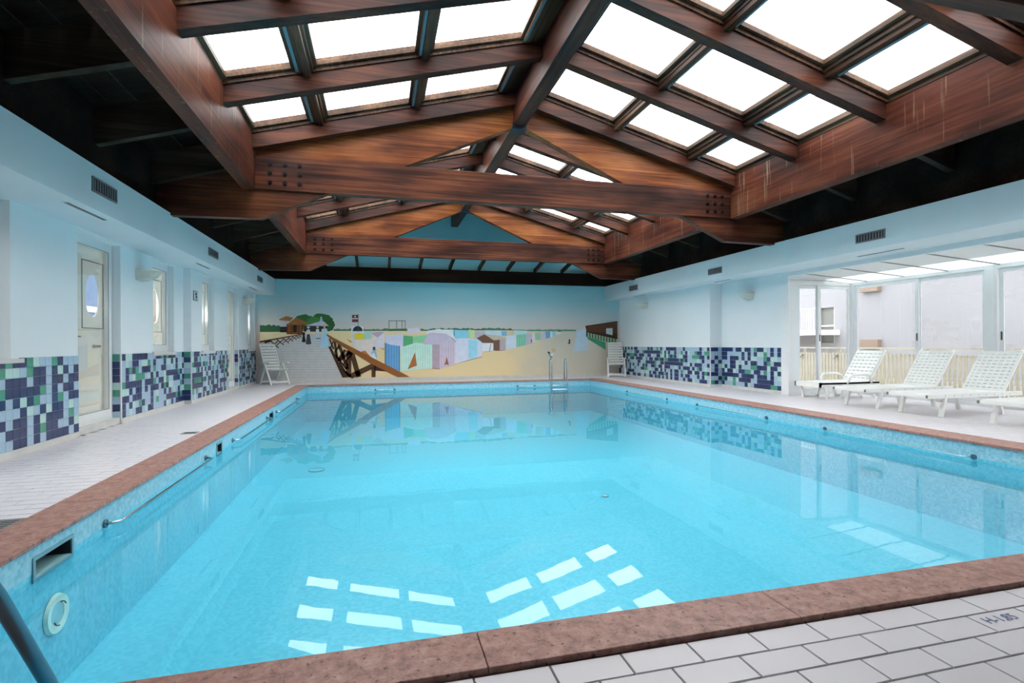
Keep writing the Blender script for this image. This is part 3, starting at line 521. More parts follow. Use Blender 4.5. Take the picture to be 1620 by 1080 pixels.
('painted_figures',11,(120,160,170),[(5.731,0.814),(5.826,0.800),(5.903,0.668),(5.816,0.628)]),
('painted_figures',12,(55,75,85),[(5.702,0.883),(5.809,0.854),(5.783,0.793),(5.723,0.814)]),
('painted_figures',12,(205,190,130),[(5.883,1.005),(6.013,0.946),(5.990,0.840),(5.861,0.874)]),
('painted_figures',12,(225,235,235),[(5.817,0.792),(5.925,0.812),(5.903,0.730),(5.826,0.718)]),
('painted_sand',2,(188,212,226),[(6.804,1.645),(7.159,1.675),(7.224,1.320),(7.244,0.924),(6.667,0.858)]),
('painted_pavilion',5,(58,148,118),[(7.180,1.404),(7.900,1.184),(7.898,0.919),(7.215,1.312)]),
('painted_pavilion',6,(70,42,28),[(7.129,1.779),(8.372,1.952),(8.368,1.334),(7.181,1.562)]),
('painted_pavilion',7,(112,72,45),[(7.183,1.717),(8.355,1.840),(8.350,1.878),(7.181,1.742)]),
('painted_pavilion',7,(112,72,45),[(7.183,1.671),(8.353,1.739),(8.351,1.777),(7.181,1.696)]),
('painted_pavilion',7,(112,72,45),[(7.182,1.625),(8.352,1.637),(8.351,1.675),(7.181,1.650)]),
('painted_pavilion',7,(112,72,45),[(7.181,1.579),(8.350,1.535),(8.352,1.573),(7.182,1.604)]),
('painted_pavilion',8,(185,205,205),[(7.926,1.689),(8.177,1.698),(8.176,1.444),(7.925,1.495)]),
('painted_pavilion',8,(40,26,20),[(7.159,1.552),(8.363,1.299),(8.372,1.336),(7.168,1.589)]),
('painted_pavilion',8,(45,28,20),[(7.174,1.579),(7.173,1.387),(7.205,1.387),(7.206,1.579)]),
('painted_pavilion',8,(45,28,20),[(7.282,1.557),(7.280,1.361),(7.312,1.361),(7.313,1.557)]),
('painted_pavilion',8,(45,28,20),[(7.389,1.534),(7.388,1.335),(7.419,1.335),(7.420,1.534)]),
('painted_pavilion',8,(45,28,20),[(7.497,1.511),(7.496,1.309),(7.527,1.309),(7.528,1.511)]),
('painted_pavilion',8,(45,28,20),[(7.605,1.489),(7.604,1.282),(7.635,1.282),(7.636,1.489)]),
('painted_pavilion',8,(45,28,20),[(7.713,1.466),(7.712,1.256),(7.744,1.256),(7.745,1.466)]),
('painted_pavilion',8,(45,28,20),[(7.822,1.443),(7.821,1.230),(7.852,1.229),(7.854,1.443)]),
('painted_pavilion',8,(45,28,20),[(7.931,1.420),(7.930,1.203),(7.962,1.203),(7.963,1.420)]),
('painted_pavilion',8,(45,28,20),[(8.040,1.397),(8.039,1.176),(8.071,1.176),(8.072,1.397)]),
('painted_pavilion',8,(45,28,20),[(8.150,1.374),(8.149,1.150),(8.181,1.150),(8.182,1.374)]),
('painted_pavilion',8,(45,28,20),[(8.260,1.351),(8.259,1.123),(8.291,1.123),(8.292,1.351)]),
('painted_pavilion',5,(150,190,150),[(7.203,1.529),(8.368,1.317),(8.366,1.105),(7.202,1.362)]),
('painted_pavilion',9,(50,30,22),[(7.160,1.787),(7.200,1.788),(7.198,1.396),(7.158,1.396)]),
]
# ================================================================ ROOM
FZ = -.02                      # deck level (coping top is 0)
YB, YF = 17.4, -3.1            # back wall, wall behind the viewer
XC = 2.47                      # ridge line
PX0, PX1, PY0, PY1 = -1.96, 6.62, 2.07, 15.76      # pool mouth (coping inner edge)
CX0, CX1, CY0, CY1 = -2.30, 7.055, 1.825, 16.1     # coping outer edge
WZ = -.225                     # water level
XLA, XLB, XLC = -3.75, -3.78, -3.64                # left wall planes
XRN, XRF, XG = 8.8, 8.45, 10.55                    # right wall near / far, bay glazing
T0, T1 = .055, 1.03            # wall tile band
ROWS = 9; TH = (T1 - T0) / ROWS; TW = .1125

# ---- floor
def rect_regions():
    return [(XLA - .12, CX0, -.7, YB), (CX1, XG, -.7, 9.72), (CX1, XRN, 9.72, 12.05), (CX1, XRF, 12.05, YB), (CX0, CX1, -.7, CY0), (CX0, CX1, CY1, YB)]
floor = MB()
for x0, x1, y0, y1 in [(-4.3, CX0, YF, YB + .1), (CX1, XG + .1, YF, YB + .1), (CX0, CX1, YF, CY0), (CX0, CX1, CY1, YB + .1)]:
    floor.box(x0, x1, y0, y1, -.3, FZ - .006)
floor = floor.build('floor', 'grout', kind='structure')
RW, RH, J = .28, .1285, .005
tiles = []
for rx0, rx1, ry0, ry1 in rect_regions():
    k0 = math.floor((1.815 - ry1) / RH) - 1; k1 = math.ceil((1.815 - ry0) / RH) + 1
    for k in range(k0, k1):
        ty1 = 1.815 - k * RH; ty0 = ty1 - RH
        off = .876 + (.14 if k % 2 else 0)
        n0 = math.floor((rx0 - off) / RW) - 1; n1 = math.ceil((rx1 - off) / RW) + 1
        for n in range(n0, n1):
            a0, a1 = max(off + n * RW, rx0), min(off + (n + 1) * RW, rx1); b0, b1 = max(ty0, ry0), min(ty1, ry1)
            if a1 - a0 < .025 or b1 - b0 < .025: continue
            if a0 < XLB and b0 > 1: pass
            q = project((a0 + a1) / 2, (b0 + b1) / 2, FZ); area = -1
            if q and -60 < q[0] < 1680 and q[1] < 1110: area = (a1 - a0) * (b1 - b0) / q[2] ** 3
            tiles.append((area, a0, a1, b0, b1))
tiles.sort(key=lambda t: -t[0])
tm = {}
rest = MB()
for i, (ar, a0, a1, b0, b1) in enumerate(tiles):
    if i < 300 and ar > 0:
        key = (round(a1 - a0, 3), round(b1 - b0, 3))
        if key not in tm:
            wx, wy = (a1 - a0) / 2 - J / 2, (b1 - b0) / 2 - J / 2; mb = MB(); z1, z0, e = 0, -.012, .0025
            mb.face([(-wx + e, -wy + e, z1), (wx - e, -wy + e, z1), (wx - e, wy - e, z1), (-wx + e, wy - e, z1)])
            for (p, q) in (((-1, -1), (1, -1)), ((1, -1), (1, 1)), ((1, 1), (-1, 1)), ((-1, 1), (-1, -1))):
                mb.face([(p[0] * wx, p[1] * wy, z0), (q[0] * wx, q[1] * wy, z0), (q[0] * (wx - e), q[1] * (wy - e), z1), (p[0] * (wx - e), p[1] * (wy - e), z1)])
            tm[key] = mb.mesh('floor_tile', 'deck_tile')
        o = bpy.data.objects.new('floor_tile', tm[key]); COL.objects.link(o); o.parent = floor
        o.location = ((a0 + a1) / 2, (b0 + b1) / 2, FZ + random.uniform(-.0006, .0006))
    else:
        rest.box(a0 + J / 2, a1 - J / 2, b0 + J / 2, b1 - J / 2, FZ - .012, FZ)
rest.build('floor_tile', 'deck_tile', floor, kind='stuff')
# handwritten depth mark on one deck tile
def text_mesh(txt, size, mat, name, parent, loc, rot=(0, 0, 0), extrude=.0004):
    cu = bpy.data.curves.new('txt', 'FONT'); cu.body = txt; cu.size = size; cu.extrude = extrude; cu.align_x = 'CENTER'; cu.align_y = 'CENTER'
    t = bpy.data.objects.new('txt', cu); COL.objects.link(t)
    dg = bpy.context.evaluated_depsgraph_get(); me = bpy.data.meshes.new_from_object(t.evaluated_get(dg)); bpy.data.objects.remove(t)
    me.materials.clear(); me.materials.append(M[mat])
    o = bpy.data.objects.new(name, me); COL.objects.link(o); o.parent = parent; o.location = loc; o.rotation_euler = rot
    return o
text_mesh('H-1,85', .062, 'marker_blue', 'depth_mark', floor, (2.535, 1.631, FZ + .0012))

# ---- coping
coping = root('trim_1')
def stones(x0, x1, y0, y1, along, n):
    for i in range(n):
        mb = MB(); g = .0012
        if along == 'x': mb.box(x0 + (x1 - x0) * i / n + g, x0 + (x1 - x0) * (i + 1) / n - g, y0, y1, -.03, 0)
        else: mb.box(x0, x1, y0 + (y1 - y0) * i / n + g, y0 + (y1 - y0) * (i + 1) / n - g, -.03, 0)
        mb.build('coping_stone', 'red_marble', coping, bevel=.004)
stones(CX0, CX1, CY0, PY0, 'x', 7); stones(CX0, CX1, PY1, CY1, 'x', 7)
stones(CX0, PX0, PY0, PY1, 'y', 11); stones(PX1, CX1, PY0, PY1, 'y', 11)

# ---- pool basin: two tile courses (pale band above, cyan below), shallow shelf and deeper middle
pool = root('pool_basin')
I = .025
skims = [(3.70, 4.08, -.222, -.118), (7.30, 7.50, -.222, -.105), (10.56, 10.90, -.24, -.13)]
FL = -1.02
mb = MB(); holes_boxes(mb, PX0 - .2, PX0 - I, 'x', PY0, PY1, -1.7, -.03, skims)
mb.build('pool_wall', 'pool_mosaic', pool)
MB().box(PX1 + I, PX1 + .2, PY0, PY1, -1.7, -.03).build('pool_wall', 'pool_mosaic', pool)
MB().box(PX0 - .2, PX1 + .2, PY0 - .2, PY0 - I, -1.7, -.03).build('pool_wall', 'pool_mosaic', pool)
MB().box(PX0 - .2, PX1 + .2, PY1 + I, PY1 + .2, -1.7, -.03).build('pool_wall', 'pool_mosaic', pool)
B0, B1, e = -.19, -.03, .003
mb = MB(); holes_boxes(mb, PX0 - I, PX0 - I + e, 'x', PY0 - I, PY1 + I, B0, B1, skims); mb.build('tile_band', 'pool_band', pool)
MB().box(PX1 + I - e, PX1 + I, PY0 - I, PY1 + I, B0, B1).build('tile_band', 'pool_band', pool)
MB().box(PX0, PX1, PY0 - I, PY0 - I + e, B0, B1).build('tile_band', 'pool_band', pool)
MB().box(PX0, PX1, PY1 + I - e, PY1 + I, B0, B1).build('tile_band', 'pool_band', pool)
# floor: shelf all round, slopes down to a deeper rectangle towards the viewer
fx0, fx1, fy0, fy1 = PX0 - .1, PX1 + .1, PY0 - .1, PY1 + .1
ix0, ix1, iy0, iy1 = -1.35, 4.6, 2.9, 8.2; DZ = -1.16
mb = MB()
O = [(fx0, fy0, FL), (fx1, fy0, FL), (fx1, fy1, FL), (fx0, fy1, FL)]
R = [(ix0 - .12, iy0 - .3, FL), (ix1 + .5, iy0 - .3, FL), (ix1 + .5, iy1 + .9, FL), (ix0 - .12, iy1 + .9, FL)]
D = [(ix0, iy0, DZ), (ix1, iy0, DZ), (ix1, iy1, DZ), (ix0, iy1, DZ)]
for i in range(4):
    j = (i + 1) % 4
    mb.face([O[i], O[j], R[j], R[i]]); mb.face([R[i], R[j], D[j], D[i]])
mb.face(D); mb.build('pool_floor', 'pool_mosaic_floor', pool)
# round floor inlets
for x, y in ((-1.05, 9.6), (3.3, 7.3)):
    zt = FL + .012 if y > 9.2 else DZ + .012; rr = .13 if y > 9.2 else .045
    ci = MB().tube([(x, y, FL - .2), (x, y, zt)], rr, 20).build('floor_inlet', 'pool_mosaic_floor' if y > 9.2 else 'light_rim', pool)
    MB().tube([(x + rr * math.cos(i * math.pi / 12), y + rr * math.sin(i * math.pi / 12), zt) for i in range(25)], .008, 6).build('rim', 'skimmer_frame', ci)
# water
mb = MB(); mb.face([(PX0 - I, PY0 - I, WZ), (PX1 + I, PY0 - I, WZ), (PX1 + I, PY1 + I, WZ), (PX0 - I, PY1 + I, WZ)])
water = mb.build('water', 'water_surface', kind='stuff'); water['label'] = 'clear still turquoise water filling the swimming pool'; water['category'] = 'water'

# ---- wall tiles
PAL = ['tile_navy'] * 47 + ['tile_light'] * 32 + ['tile_green'] * 10 + ['tile_mint'] * 11
tmesh = {}
def tile_mesh(col, wdt, hgt, axis):
    key = (col, round(wdt, 3), round(hgt, 3), axis)
    if key not in tmesh:
        mb = MB(); a, b, t = wdt / 2 - .002, hgt / 2 - .002, .005
        if axis == 'x': mb.box(-t, t, -a, a, -b, b)
        else: mb.box(-a, a, -t, t, -b, b)
        tmesh[key] = mb.mesh('wall_tile', col)
    return tmesh[key]
def tile_cells(plane, axis, a0, a1, skip=(), sgn=1):
    n = max(1, round((a1 - a0) / TW)); wdt = (a1 - a0) / n; out = []
    for i in range(n):
        for r in range(ROWS):
            c = a0 + (i + .5) * wdt; z = T0 + (r + .5) * TH; z0, z1 = z - TH / 2, z + TH / 2
            for s0, s1, sz in skip:
                if s0 < c < s1 and z1 > sz: z1 = sz
            if z1 - z0 < .02: continue
            p = (plane, c, (z0 + z1) / 2) if axis == 'x' else (c, plane, (z0 + z1) / 2)
            q = project(*p); ar = 1 / q[2] ** 2 if q and -20 < q[0] < 1640 else 0
            if axis == 'x' and q: ar *= abs(plane) / q[2]
            out.append((ar, p, wdt, z1 - z0, axis, random.choice(PAL)))
    return out
def lay_tiles(cells, parent):
    cells.sort(key=lambda c: -c[0]); ms = ['tile_navy', 'tile_light', 'tile_green', 'tile_mint']; rest = MB()
    for i, (ar, p, wdt, hgt, axis, col) in enumerate(cells):
        if i < 300:
            o = bpy.data.objects.new('wall_tile', tile_mesh(col, wdt, hgt, axis)); COL.objects.link(o); o.parent = parent; o.location = p
        else:
            a, b, t = wdt / 2 - .002, hgt / 2 - .002, .005
            if axis == 'x': rest.box(p[0] - t, p[0] + t, p[1] - a, p[1] + a, p[2] - b, p[2] + b, ms.index(col))
            else: rest.box(p[0] - a, p[0] + a, p[1] - t, p[1] + t, p[2] - b, p[2] + b, ms.index(col))
    if rest.v: rest.build('wall_tile', ms, parent, kind='stuff')

# ---- left wall
WT = 4.1
HB, HT = 1.04, 2.66
left_open = {'A': [(4.4, 6.63, 1.02, 2.70), (7.9, 9.13, FZ, HT)], 'B': [(10.30, 11.26, HB, HT)], 'C': [(12.42, 13.26, HB, HT), (14.42, 15.40, FZ, HT), (16.45, 17.25, HB, HT)]}
mb = MB()
holes_boxes(mb, XLA - .3, XLA, 'x', YF, 9.13, -.1, WT, left_open['A'])
holes_boxes(mb, XLB - .3, XLB, 'x', 9.13, 11.75, -.1, WT, left_open['B'])
holes_boxes(mb, XLC - .4, XLC, 'x', 11.75, YB + .1, -.1, WT, left_open['C'])
wall_left = mb.build('wall_left', 'wall_paint', kind='structure')
# tile joint backing and tiles
cells = []
def band(plane, y0, y1, skip=()):
    b = MB()
    cut = [(s0, s1, sz, 9) for s0, s1, sz in skip]
    holes_boxes(b, plane, plane + .002, 'x', y0, y1, T0, T1, cut); b.build('tile_bed', 'tile_joint', wall_left)
    cells.extend(tile_cells(plane + .003, 'x', y0, y1, skip))
band(XLA, 4.6, 7.9, [(4.6, 6.80, .975)])
band(XLB, 9.15, 11.75, [(10.24, 11.34, .975)])
band(XLC, 11.77, 14.42, [(12.36, 13.34, .975)])
band(XLC, 15.42, YB, [(16.40, 17.30, .985)])
def jamb_band(y, x0, x1):
    MB().box(x0, x1, y - .002, y, T0, T1).build('tile_bed', 'tile_joint', wall_left)
    cells.extend(tile_cells(y - .003, 'y', x0, x1))
jamb_band(9.13, XLB - .11, XLB - .012); jamb_band(11.75, XLB + .005, XLC - .012); jamb_band(15.40, XLC - .11, XLC - .012)
lay_tiles(cells, wall_left)
for y, x in ((9.13, XLB), (11.75, XLC), (15.40, XLC)):   # white corner beads
    MB().box(x - .006, x + .006, y - .006, y + .018, FZ, T1).build('corner_bead', 'white_trim', wall_left)
mb = MB()
for p, y0, y1 in ((XLA, YF, 7.9), (XLB, 9.13, 11.75), (XLC, 11.75, 14.42), (XLC, 15.40, YB)): mb.box(p - .01, p + .012, y0, y1, FZ - .005, T0)
mb.box(XLB - .1, XLB, 9.118, 9.14, FZ, T0); mb.box(XLB, XLC, 11.738, 11.76, FZ, T0)
mb.build('baseboard_left', 'base_strip', kind='structure')

# glazed units on the left: frame, sash, clear pane and, behind it, a cream leaf with a moulded panel and an oval light
def ellipse(cy, cz, ry, rz, n=36): return [(cy + ry * math.cos(2 * math.pi * i / n), cz + rz * math.sin(2 * math.pi * i / n)) for i in range(n)]
nwin = [0, 0]
def unit(x, y0, y1, z0, z1, door, pc):
    nwin[door] += 1
    r = root(('door_%d' if door else 'window_%d') % nwin[door])
    fw = .075
    def ring(mb, X0, X1, a0, a1, b0, b1, t, tb=None):
        tb = tb or t
        mb.box(X0, X1, a0, a0 + t, b0, b1); mb.box(X0, X1, a1 - t, a1, b0, b1); mb.box(X0, X1, a0 + t, a1 - t, b1 - t, b1); mb.box(X0, X1, a0 + t, a1 - t, b0, b0 + tb)
        return mb
    fr = ring(MB(), x - .06, x, y0, y1, z0, z1, fw, .05 if door else fw).build('frame', 'frame_white', r)
    s0, s1, t0, t1 = y0 + fw - .01, y1 - fw + .01, z0 + (.04 if door else fw - .01), z1 - fw + .01
    sash = ring(MB(), x - .052, x + .012, s0, s1, t0, t1, .06, .12 if door else .06).build('sash', 'frame_white', r)
    ring(MB(), x + .009, x + .0135, s0 + .06, s1 - .06, t0 + (.12 if door else .06), t1 - .06, .005).build('gasket', 'vent_dark', sash)
    g0, g1 = s0 + .055, s1 - .055; h0, h1 = t0 + .055, t1 - .055
    MB().box(x - .03, x - .022, g0, g1, h0, h1).build('pane', 'window_glass', r)
    # outer leaf with oval opening
    xl = x - .075; cy, cz, ry, rz = pc, 1.875, .19, .31
    leaf = MB(); N = 36; el = ellipse(cy, cz, ry, rz, N)
    def border(i):
        a = 2 * math.pi * i / N; c, s_ = math.cos(a), math.sin(a); k = 9e9
        if c > 1e-6: k = min(k, (y1 - cy) / c)
        if c < -1e-6: k = min(k, (y0 - cy) / c)
        if s_ > 1e-6: k = min(k, (z1 - cz) / s_)
        if s_ < -1e-6: k = min(k, (z0 - cz) / s_)
        return (cy + k * c, cz + k * s_)
    bd = [border(i) for i in range(N)]
    cor = [(y1, z1), (y0, z1), (y0, z0), (y1, z0)]
    for i in range(N):
        j = (i + 1) % N
        for X in (xl, xl - .018):
            pts = [el[i], bd[i]]
            for c in cor:
                a = math.atan2(c[1] - cz, c[0] - cy) % (2 * math.pi)
                if 2 * math.pi * i / N < a < 2 * math.pi * (i + 1) / N: pts.append(c)
            pts += [bd[j], el[j]]
            leaf.face([(X, p[0], p[1]) for p in pts])
        leaf.face([(xl, *el[i]), (xl, *el[j]), (xl - .018, *el[j]), (xl - .018, *el[i])])
    lf = leaf.build('leaf', 'leaf_white', r)
    py0, py1, pz0, pz1 = max(y0 + .08, cy - .29), min(y1 - .08, cy + .29), 1.40, 2.36
    pm = MB()
    for q in ((py0, py1, pz0, pz0 + .012), (py0, py1, pz1 - .012, pz1), (py0, py0 + .012, pz0, pz1), (py1 - .012, py1, pz0, pz1)):
        pm.box(xl, xl + .006, q[0], q[1], q[2], q[3])
    pm.build('panel_moulding', 'shutter_grey', lf)
    og = MB(); og.face([(xl - .01, *p) for p in el]); og.build('oval_pane', 'window_glass', lf)
    if door:
        hy = y0 + .10
        h = MB().box(x + .012, x + .022, hy - .02, hy + .02, 1.17, 1.33); h.tube([(x + .02, hy, 1.29), (x + .06, hy, 1.29), (x + .065, hy + .02, 1.285), (x + .065, hy + .12, 1.275)], .009); h.build('handle', 'brass', r)
        MB().box(x - .075, x - .055, pc - .01, pc + .18, 1.13, 1.165).build('door_lock', 'brass', lf)
        MB().box(x - .1, x + .1, y0, y1, FZ - .01, z0 + .01).build('threshold', 'base_strip', r)
    else:
        hy = y0 + .075
        MB().box(x + .012, x + .03, hy - .012, hy + .012, 1.62, 1.76).build('handle', 'brass', r)
        MB().box(x, x + .125, y0 - .05, y1 + .06, .985, HB + .005).build('sill', 'base_strip', r)
    return r
unit(XLB - .11, 7.9, 9.12, .06, HT, 1, 8.74)
unit(XLB - .10, 10.31, 11.25, HB, HT, 0, 10.86)
unit(XLC - .10, 12.43, 13.25, HB, HT, 0, 12.92)
unit(XLC - .10, 14.43, 15.39, .06, HT, 1, 14.95)
unit(XLC - .10, 16.46, 17.24, HB, HT, 0, 16.92)
r = root('window_4')
mb = MB(); x = XLA - .13
mb.box(x - .06, x, 6.55, 6.63, 1.02, 2.70); mb.box(x - .06, x, 4.4, 4.48, 1.02, 2.70); mb.box(x - .06, x, 4.48, 6.55, 1.02, 1.1); mb.box(x - .06, x, 4.48, 6.55, 2.62, 2.7)
mb.build('frame', 'frame_white', r); MB().box(x - .03, x - .022, 4.46, 6.57, 1.08, 2.64).build('pane', 'window_glass', r)
MB().box(x, XLA + .03, 4.35, 6.80, .975, 1.022).build('sill', 'base_strip', r)

# ---- bulkheads with vents
def bulkhead(name, x0, x1): return MB().box(x0, x1, YF, YB, 2.69, 3.19).build(name, 'bulkhead_paint', kind='structure')
bulkhead('ceiling_bulkhead_left', -4.0, -3.09); bulkhead('ceiling_bulkhead_right', 7.895, 9.2)
def vent(x, side, y0, y1, z0, z1, label, shown):
    t = thing('air_vent', label, 'vent', (x, (y0 + y1) / 2, z0)); s = side
    def bx(a, b): return (min(x + s * a, x + s * b), max(x + s * a, x + s * b))
    MB().box(*bx(-.002, .004), y0, y1, z0, z1).build('backing', 'vent_dark', t)
    fr = MB(); q = bx(.004, .016)
    fr.box(*q, y0, y1, z0, z0 + .018); fr.box(*q, y0, y1, z1 - .018, z1); fr.box(*q, y0, y0 + .018, z0 + .018, z1 - .018); fr.box(*q, y1 - .018, y1, z0 + .018, z1 - .018); fr.build('frame', 'vent_grey', t)
    n = shown
    for i in range(n):
        yy = y0 + .03 + (y1 - y0 - .06) * (i + .5) / n
        MB().box(*bx(.004, .012), yy - .010, yy + .010, z0 + .018, z1 - .018).build('louvre', 'vent_grey', t)
vent(-3.09, 1, 6.80, 7.36, 2.88, 3.05, 'slatted grey air vent on the left bulkhead, above the door nearest the viewer', 9)
vent(-3.09, 1, 10.93, 11.50, 2.85, 3.0, 'small slatted grey air vent on the left bulkhead, middle of its three', 9)
vent(-3.09, 1, 15.02, 15.6, 2.85, 3.0, 'tiny grey air vent on the left bulkhead, closest to the mural wall', 9)
vent(7.895, -1, 6.66, 7.19, 2.82, 2.97, 'dark slatted air vent on the right bulkhead, above the glazed bay', 9)
vent(7.895, -1, 10.79, 11.31, 2.81, 2.96, 'dark air vent on the right bulkhead, above the corner of the plain wall', 9)
vent(7.895, -1, 14.95, 15.5, 2.83, 3.0, 'tiny dark air vent on the right bulkhead, closest to the mural wall', 9)
def slot(x, y0, y1, label):
    t = thing('slot_diffuser', label, 'air diffuser', (x, (y0 + y1) / 2, 2.685))
    MB().box(x - .035, x + .035, y0, y1, 2.682, 2.69).build('slot_frame', 'white_trim', t)
    for s in (-1, 1): MB().box(x + s * .014 - .009, x + s * .014 + .009, y0 + .02, y1 - .02, 2.680, 2.683).build('slot', 'vent_dark', t)
slot(-3.22, 6.55, 7.42, 'long slot diffuser under the left bulkhead, just before the nearest door'); slot(-3.27, 10.85, 11.66, 'slot diffuser under the left bulkhead near the small wall sign'); slot(-3.29, 14.98, 15.95, 'slot diffuser under the left bulkhead, farthest from the viewer')
slot(8.36, 6.70, 7.6, 'slot diffuser under the right bulkhead in front of the glazed bay'); slot(8.25, 10.93, 11.6, 'slot diffuser under the right bulkhead above the plain wall'); slot(8.13, 14.9, 15.75, 'slot diffuser under the right bulkhead, farthest from the viewer')

# ---- right wall and glazed bay
mb = MB(); mb.box(XRN, XRN + .3, 9.72, 12.05, -.1, WT); mb.box(XRF, XRF + .65, 12.05, YB + .1, -.1, WT)
mb.box(XRN, XRN + .3, YF, 9.72, 2.61, WT); mb.box(XRN, XRN + .3, YF, .8, -.1, 2.61)
wall_right = mb.build('wall_right', 'wall_paint', kind='structure')
cells = []
def bandr(plane, y0, y1):
    MB().box(plane - .002, plane, y0, y1, T0, T1).build('tile_bed', 'tile_joint', wall_right); cells.extend(tile_cells(plane - .003, 'x', y0, y1))
bandr(XRN, 9.94, 12.04); bandr(XRF, 12.07, YB)
MB().box(XRF + .012, XRN, 12.046, 12.05, T0, T1).build('tile_bed', 'tile_joint', wall_right); cells.extend(tile_cells(12.045, 'y', XRF + .015, XRN - .005))
lay_tiles(cells, wall_right)
MB().box(XRF - .006, XRF + .006, 12.045, 12.065, FZ, T1).build('corner_bead', 'white_trim', wall_right)
MB().box(XRN - .006, XRN + .004, 12.025, 12.04, FZ, T1).build('corner_bead', 'white_trim', wall_right)
MB().box(XRF - .012, XRF, 14.32, 14.335, FZ, T1).build('corner_bead', 'white_trim', wall_right)
mb = MB(); mb.box(XRN - .012, XRN + .01, 9.9, 12.05, FZ - .005, T0); mb.box(XRF - .012, XRF + .01, 12.05, YB, FZ - .005, T0); mb.build('baseboard_right', 'base_strip', kind='structure')
# white facing strip beside the bay
MB().box(XRN - .02, XRN + .02, 9.70, 9.92, FZ, 2.61).build('trim_2', 'white_trim', kind='structure')
HZ = 2.48
def glazing(name, axis, plane, a0, a1, panels, handle=True):
    """sliding glass front: outer frame, one sash and pane per panel"""
    r = root(name)
    def B(mb, a, b, z0, z1, t0, t1):
        if axis == 'x': mb.box(plane + t0, plane + t1, a, b, z0, z1)
        else: mb.box(a, b, plane + t0, plane + t1, z0, z1)
        return mb
    fr = MB(); B(fr, a0, a1, HZ - .05, HZ + .06, -.05, .05); B(fr, a0, a1, FZ, FZ + .06, -.05, .05); B(fr, a0, a0 + .05, FZ + .06, HZ - .05, -.05, .05); B(fr, a1 - .05, a1, FZ + .06, HZ - .05, -.05, .05)
    fr.build('frame', 'frame_white', r)
    for i, (p0, p1) in enumerate(panels):
        t = -.028 if i % 2 else .004; q = MB(); z0, z1 = FZ + .06, HZ - .05
        B(q, p0, p0 + .075, z0, z1, t, t + .028); B(q, p1 - .075, p1, z0, z1, t, t + .028); B(q, p0 + .075, p1 - .075, z1 - .075, z1, t, t + .028); B(q, p0 + .075, p1 - .075, z0, z0 + .09, t, t + .028)
        s = q.build('sash', 'frame_white', r)
        B(MB(), p0 + .07, p1 - .07, z0 + .08, z1 - .07, t + .011, t + .017).build('pane', 'solar_glass', s)
        if handle:
            e_ = p1 - .04 if i % 2 == 0 else p0 + .04
            sg = -1
            B(MB(), e_ - .012, e_ + .012, 1.17, 1.32, t - .004, t + .001).build('pull', 'lacquer_dark', s)
    return r
glazing('window_5', 'y', 9.75, XRN + .02, XG, [(XRN + .06, 9.66), (9.60, XG - .04)])
MB().box(XG - .06, XG + .07, 9.68, 9.82, FZ, HZ + .1).build('trim_3', 'frame_white', kind='structure')
glazing('window_6', 'x', XG, 6.93, 9.68, [(8.17, 9.64), (6.97, 8.23)][::-1])
MB().box(XG - .06, XG + .06, 6.83, 6.93, FZ, HZ + .1).build('trim_4', 'frame_white', kind='structure')
glazing('window_7', 'x', XG, 4.1, 6.83, [(5.45, 6.79), (4.14, 5.5)])
glazing('window_8', 'x', XG, .8, 4.1, [(2.4, 4.06), (.84, 2.45)])
# bay roof: white lintel, opal panels between slim bars, falling outwards
def bz(x): return 2.625 - .075 * (x - XRN)
bay = root('ceiling_bay')
ys = [9.8, 9.3, 8.45, 7.6, 6.75, 5.9, 5.05, 4.2, 3.35, 2.5, 1.65, .8]
for i in range(len(ys) - 1):
    for a, b, m in ((XRN + .02, 9.75, 'frame_white'), (9.75, XG + .1, 'opal_panel')):
        mb = MB(); mb.prism([(a, bz(a)), (b, bz(b)), (b, bz(b) + .02), (a, bz(a) + .02)], 1, ys[i + 1] + .012, ys[i] - .012); mb.build('roof_panel', m, bay)
for y in ys[1:-1]:
    MB().prism([(XRN + .02, bz(XRN) - .012), (XG, bz(XG) - .012), (XG, bz(XG) + .03), (XRN + .02, bz(XRN) + .03)], 1, y - .014, y + .014).build('glazing_bar', 'vent_grey', bay)
MB().box(XG - .05, XG + .06, .8, 9.8, HZ + .05, bz(XG) + .02).build('head_beam', 'frame_white', bay)
MB().box(XRN - .02, XRN + .02, .8, 9.72, 2.605, 2.69).build('lintel_trim', 'white_trim', bay)
MB().box(XRN + .02, XG, 9.70, 9.80, HZ + .05, 2.66).build('head_beam', 'frame_white', bay)

# ---- back wall with mural, front wall
def roof(d): return 5.72 - .268 * d
mb = MB(); prof = [(-4.2, -.1), (9.2, -.1), (9.2, roof(6.5)), (XC, roof(0) + .2), (-4.2, roof(6.5))]
mb.prism(prof, 1, YB, YB + .3); wall_back = mb.build('wall_back', 'mural_sky', kind='structure')
MB().prism(prof, 1, YF - .3, YF).build('wall_front', 'wall_paint', kind='structure')
MB().box(XLC, XRF, YB - .012, YB, FZ - .005, .075).build('baseboard_back', 'base_strip', kind='structure')
pm = {}
def paint(c):
    k = 'paint_%d_%d_%d' % c
    if k not in M: plain(k, c, .8, var=.05, scale=7)
    return k
from collections import OrderedDict
grp = OrderedDict()
for g, l, c, pts in MURAL: grp.setdefault(g, []).append((l, c, pts))
for g, items in grp.items():
    mats = []; mb = MB()
    for l, c, pts in items:
        k = 'mural_sand' if c in ((233, 212, 165), (205, 198, 180)) else paint(c)
        if k not in mats: mats.append(k)
        y = YB - .0012 * l
        mb.face([(p[0], y, p[1]) for p in pts], mats.index(k))
    me = mb.mesh(g, mats); o = bpy.data.objects.new(g, me); COL.objects.link(o); o.parent = wall_back; o['kind'] = 'stuff'
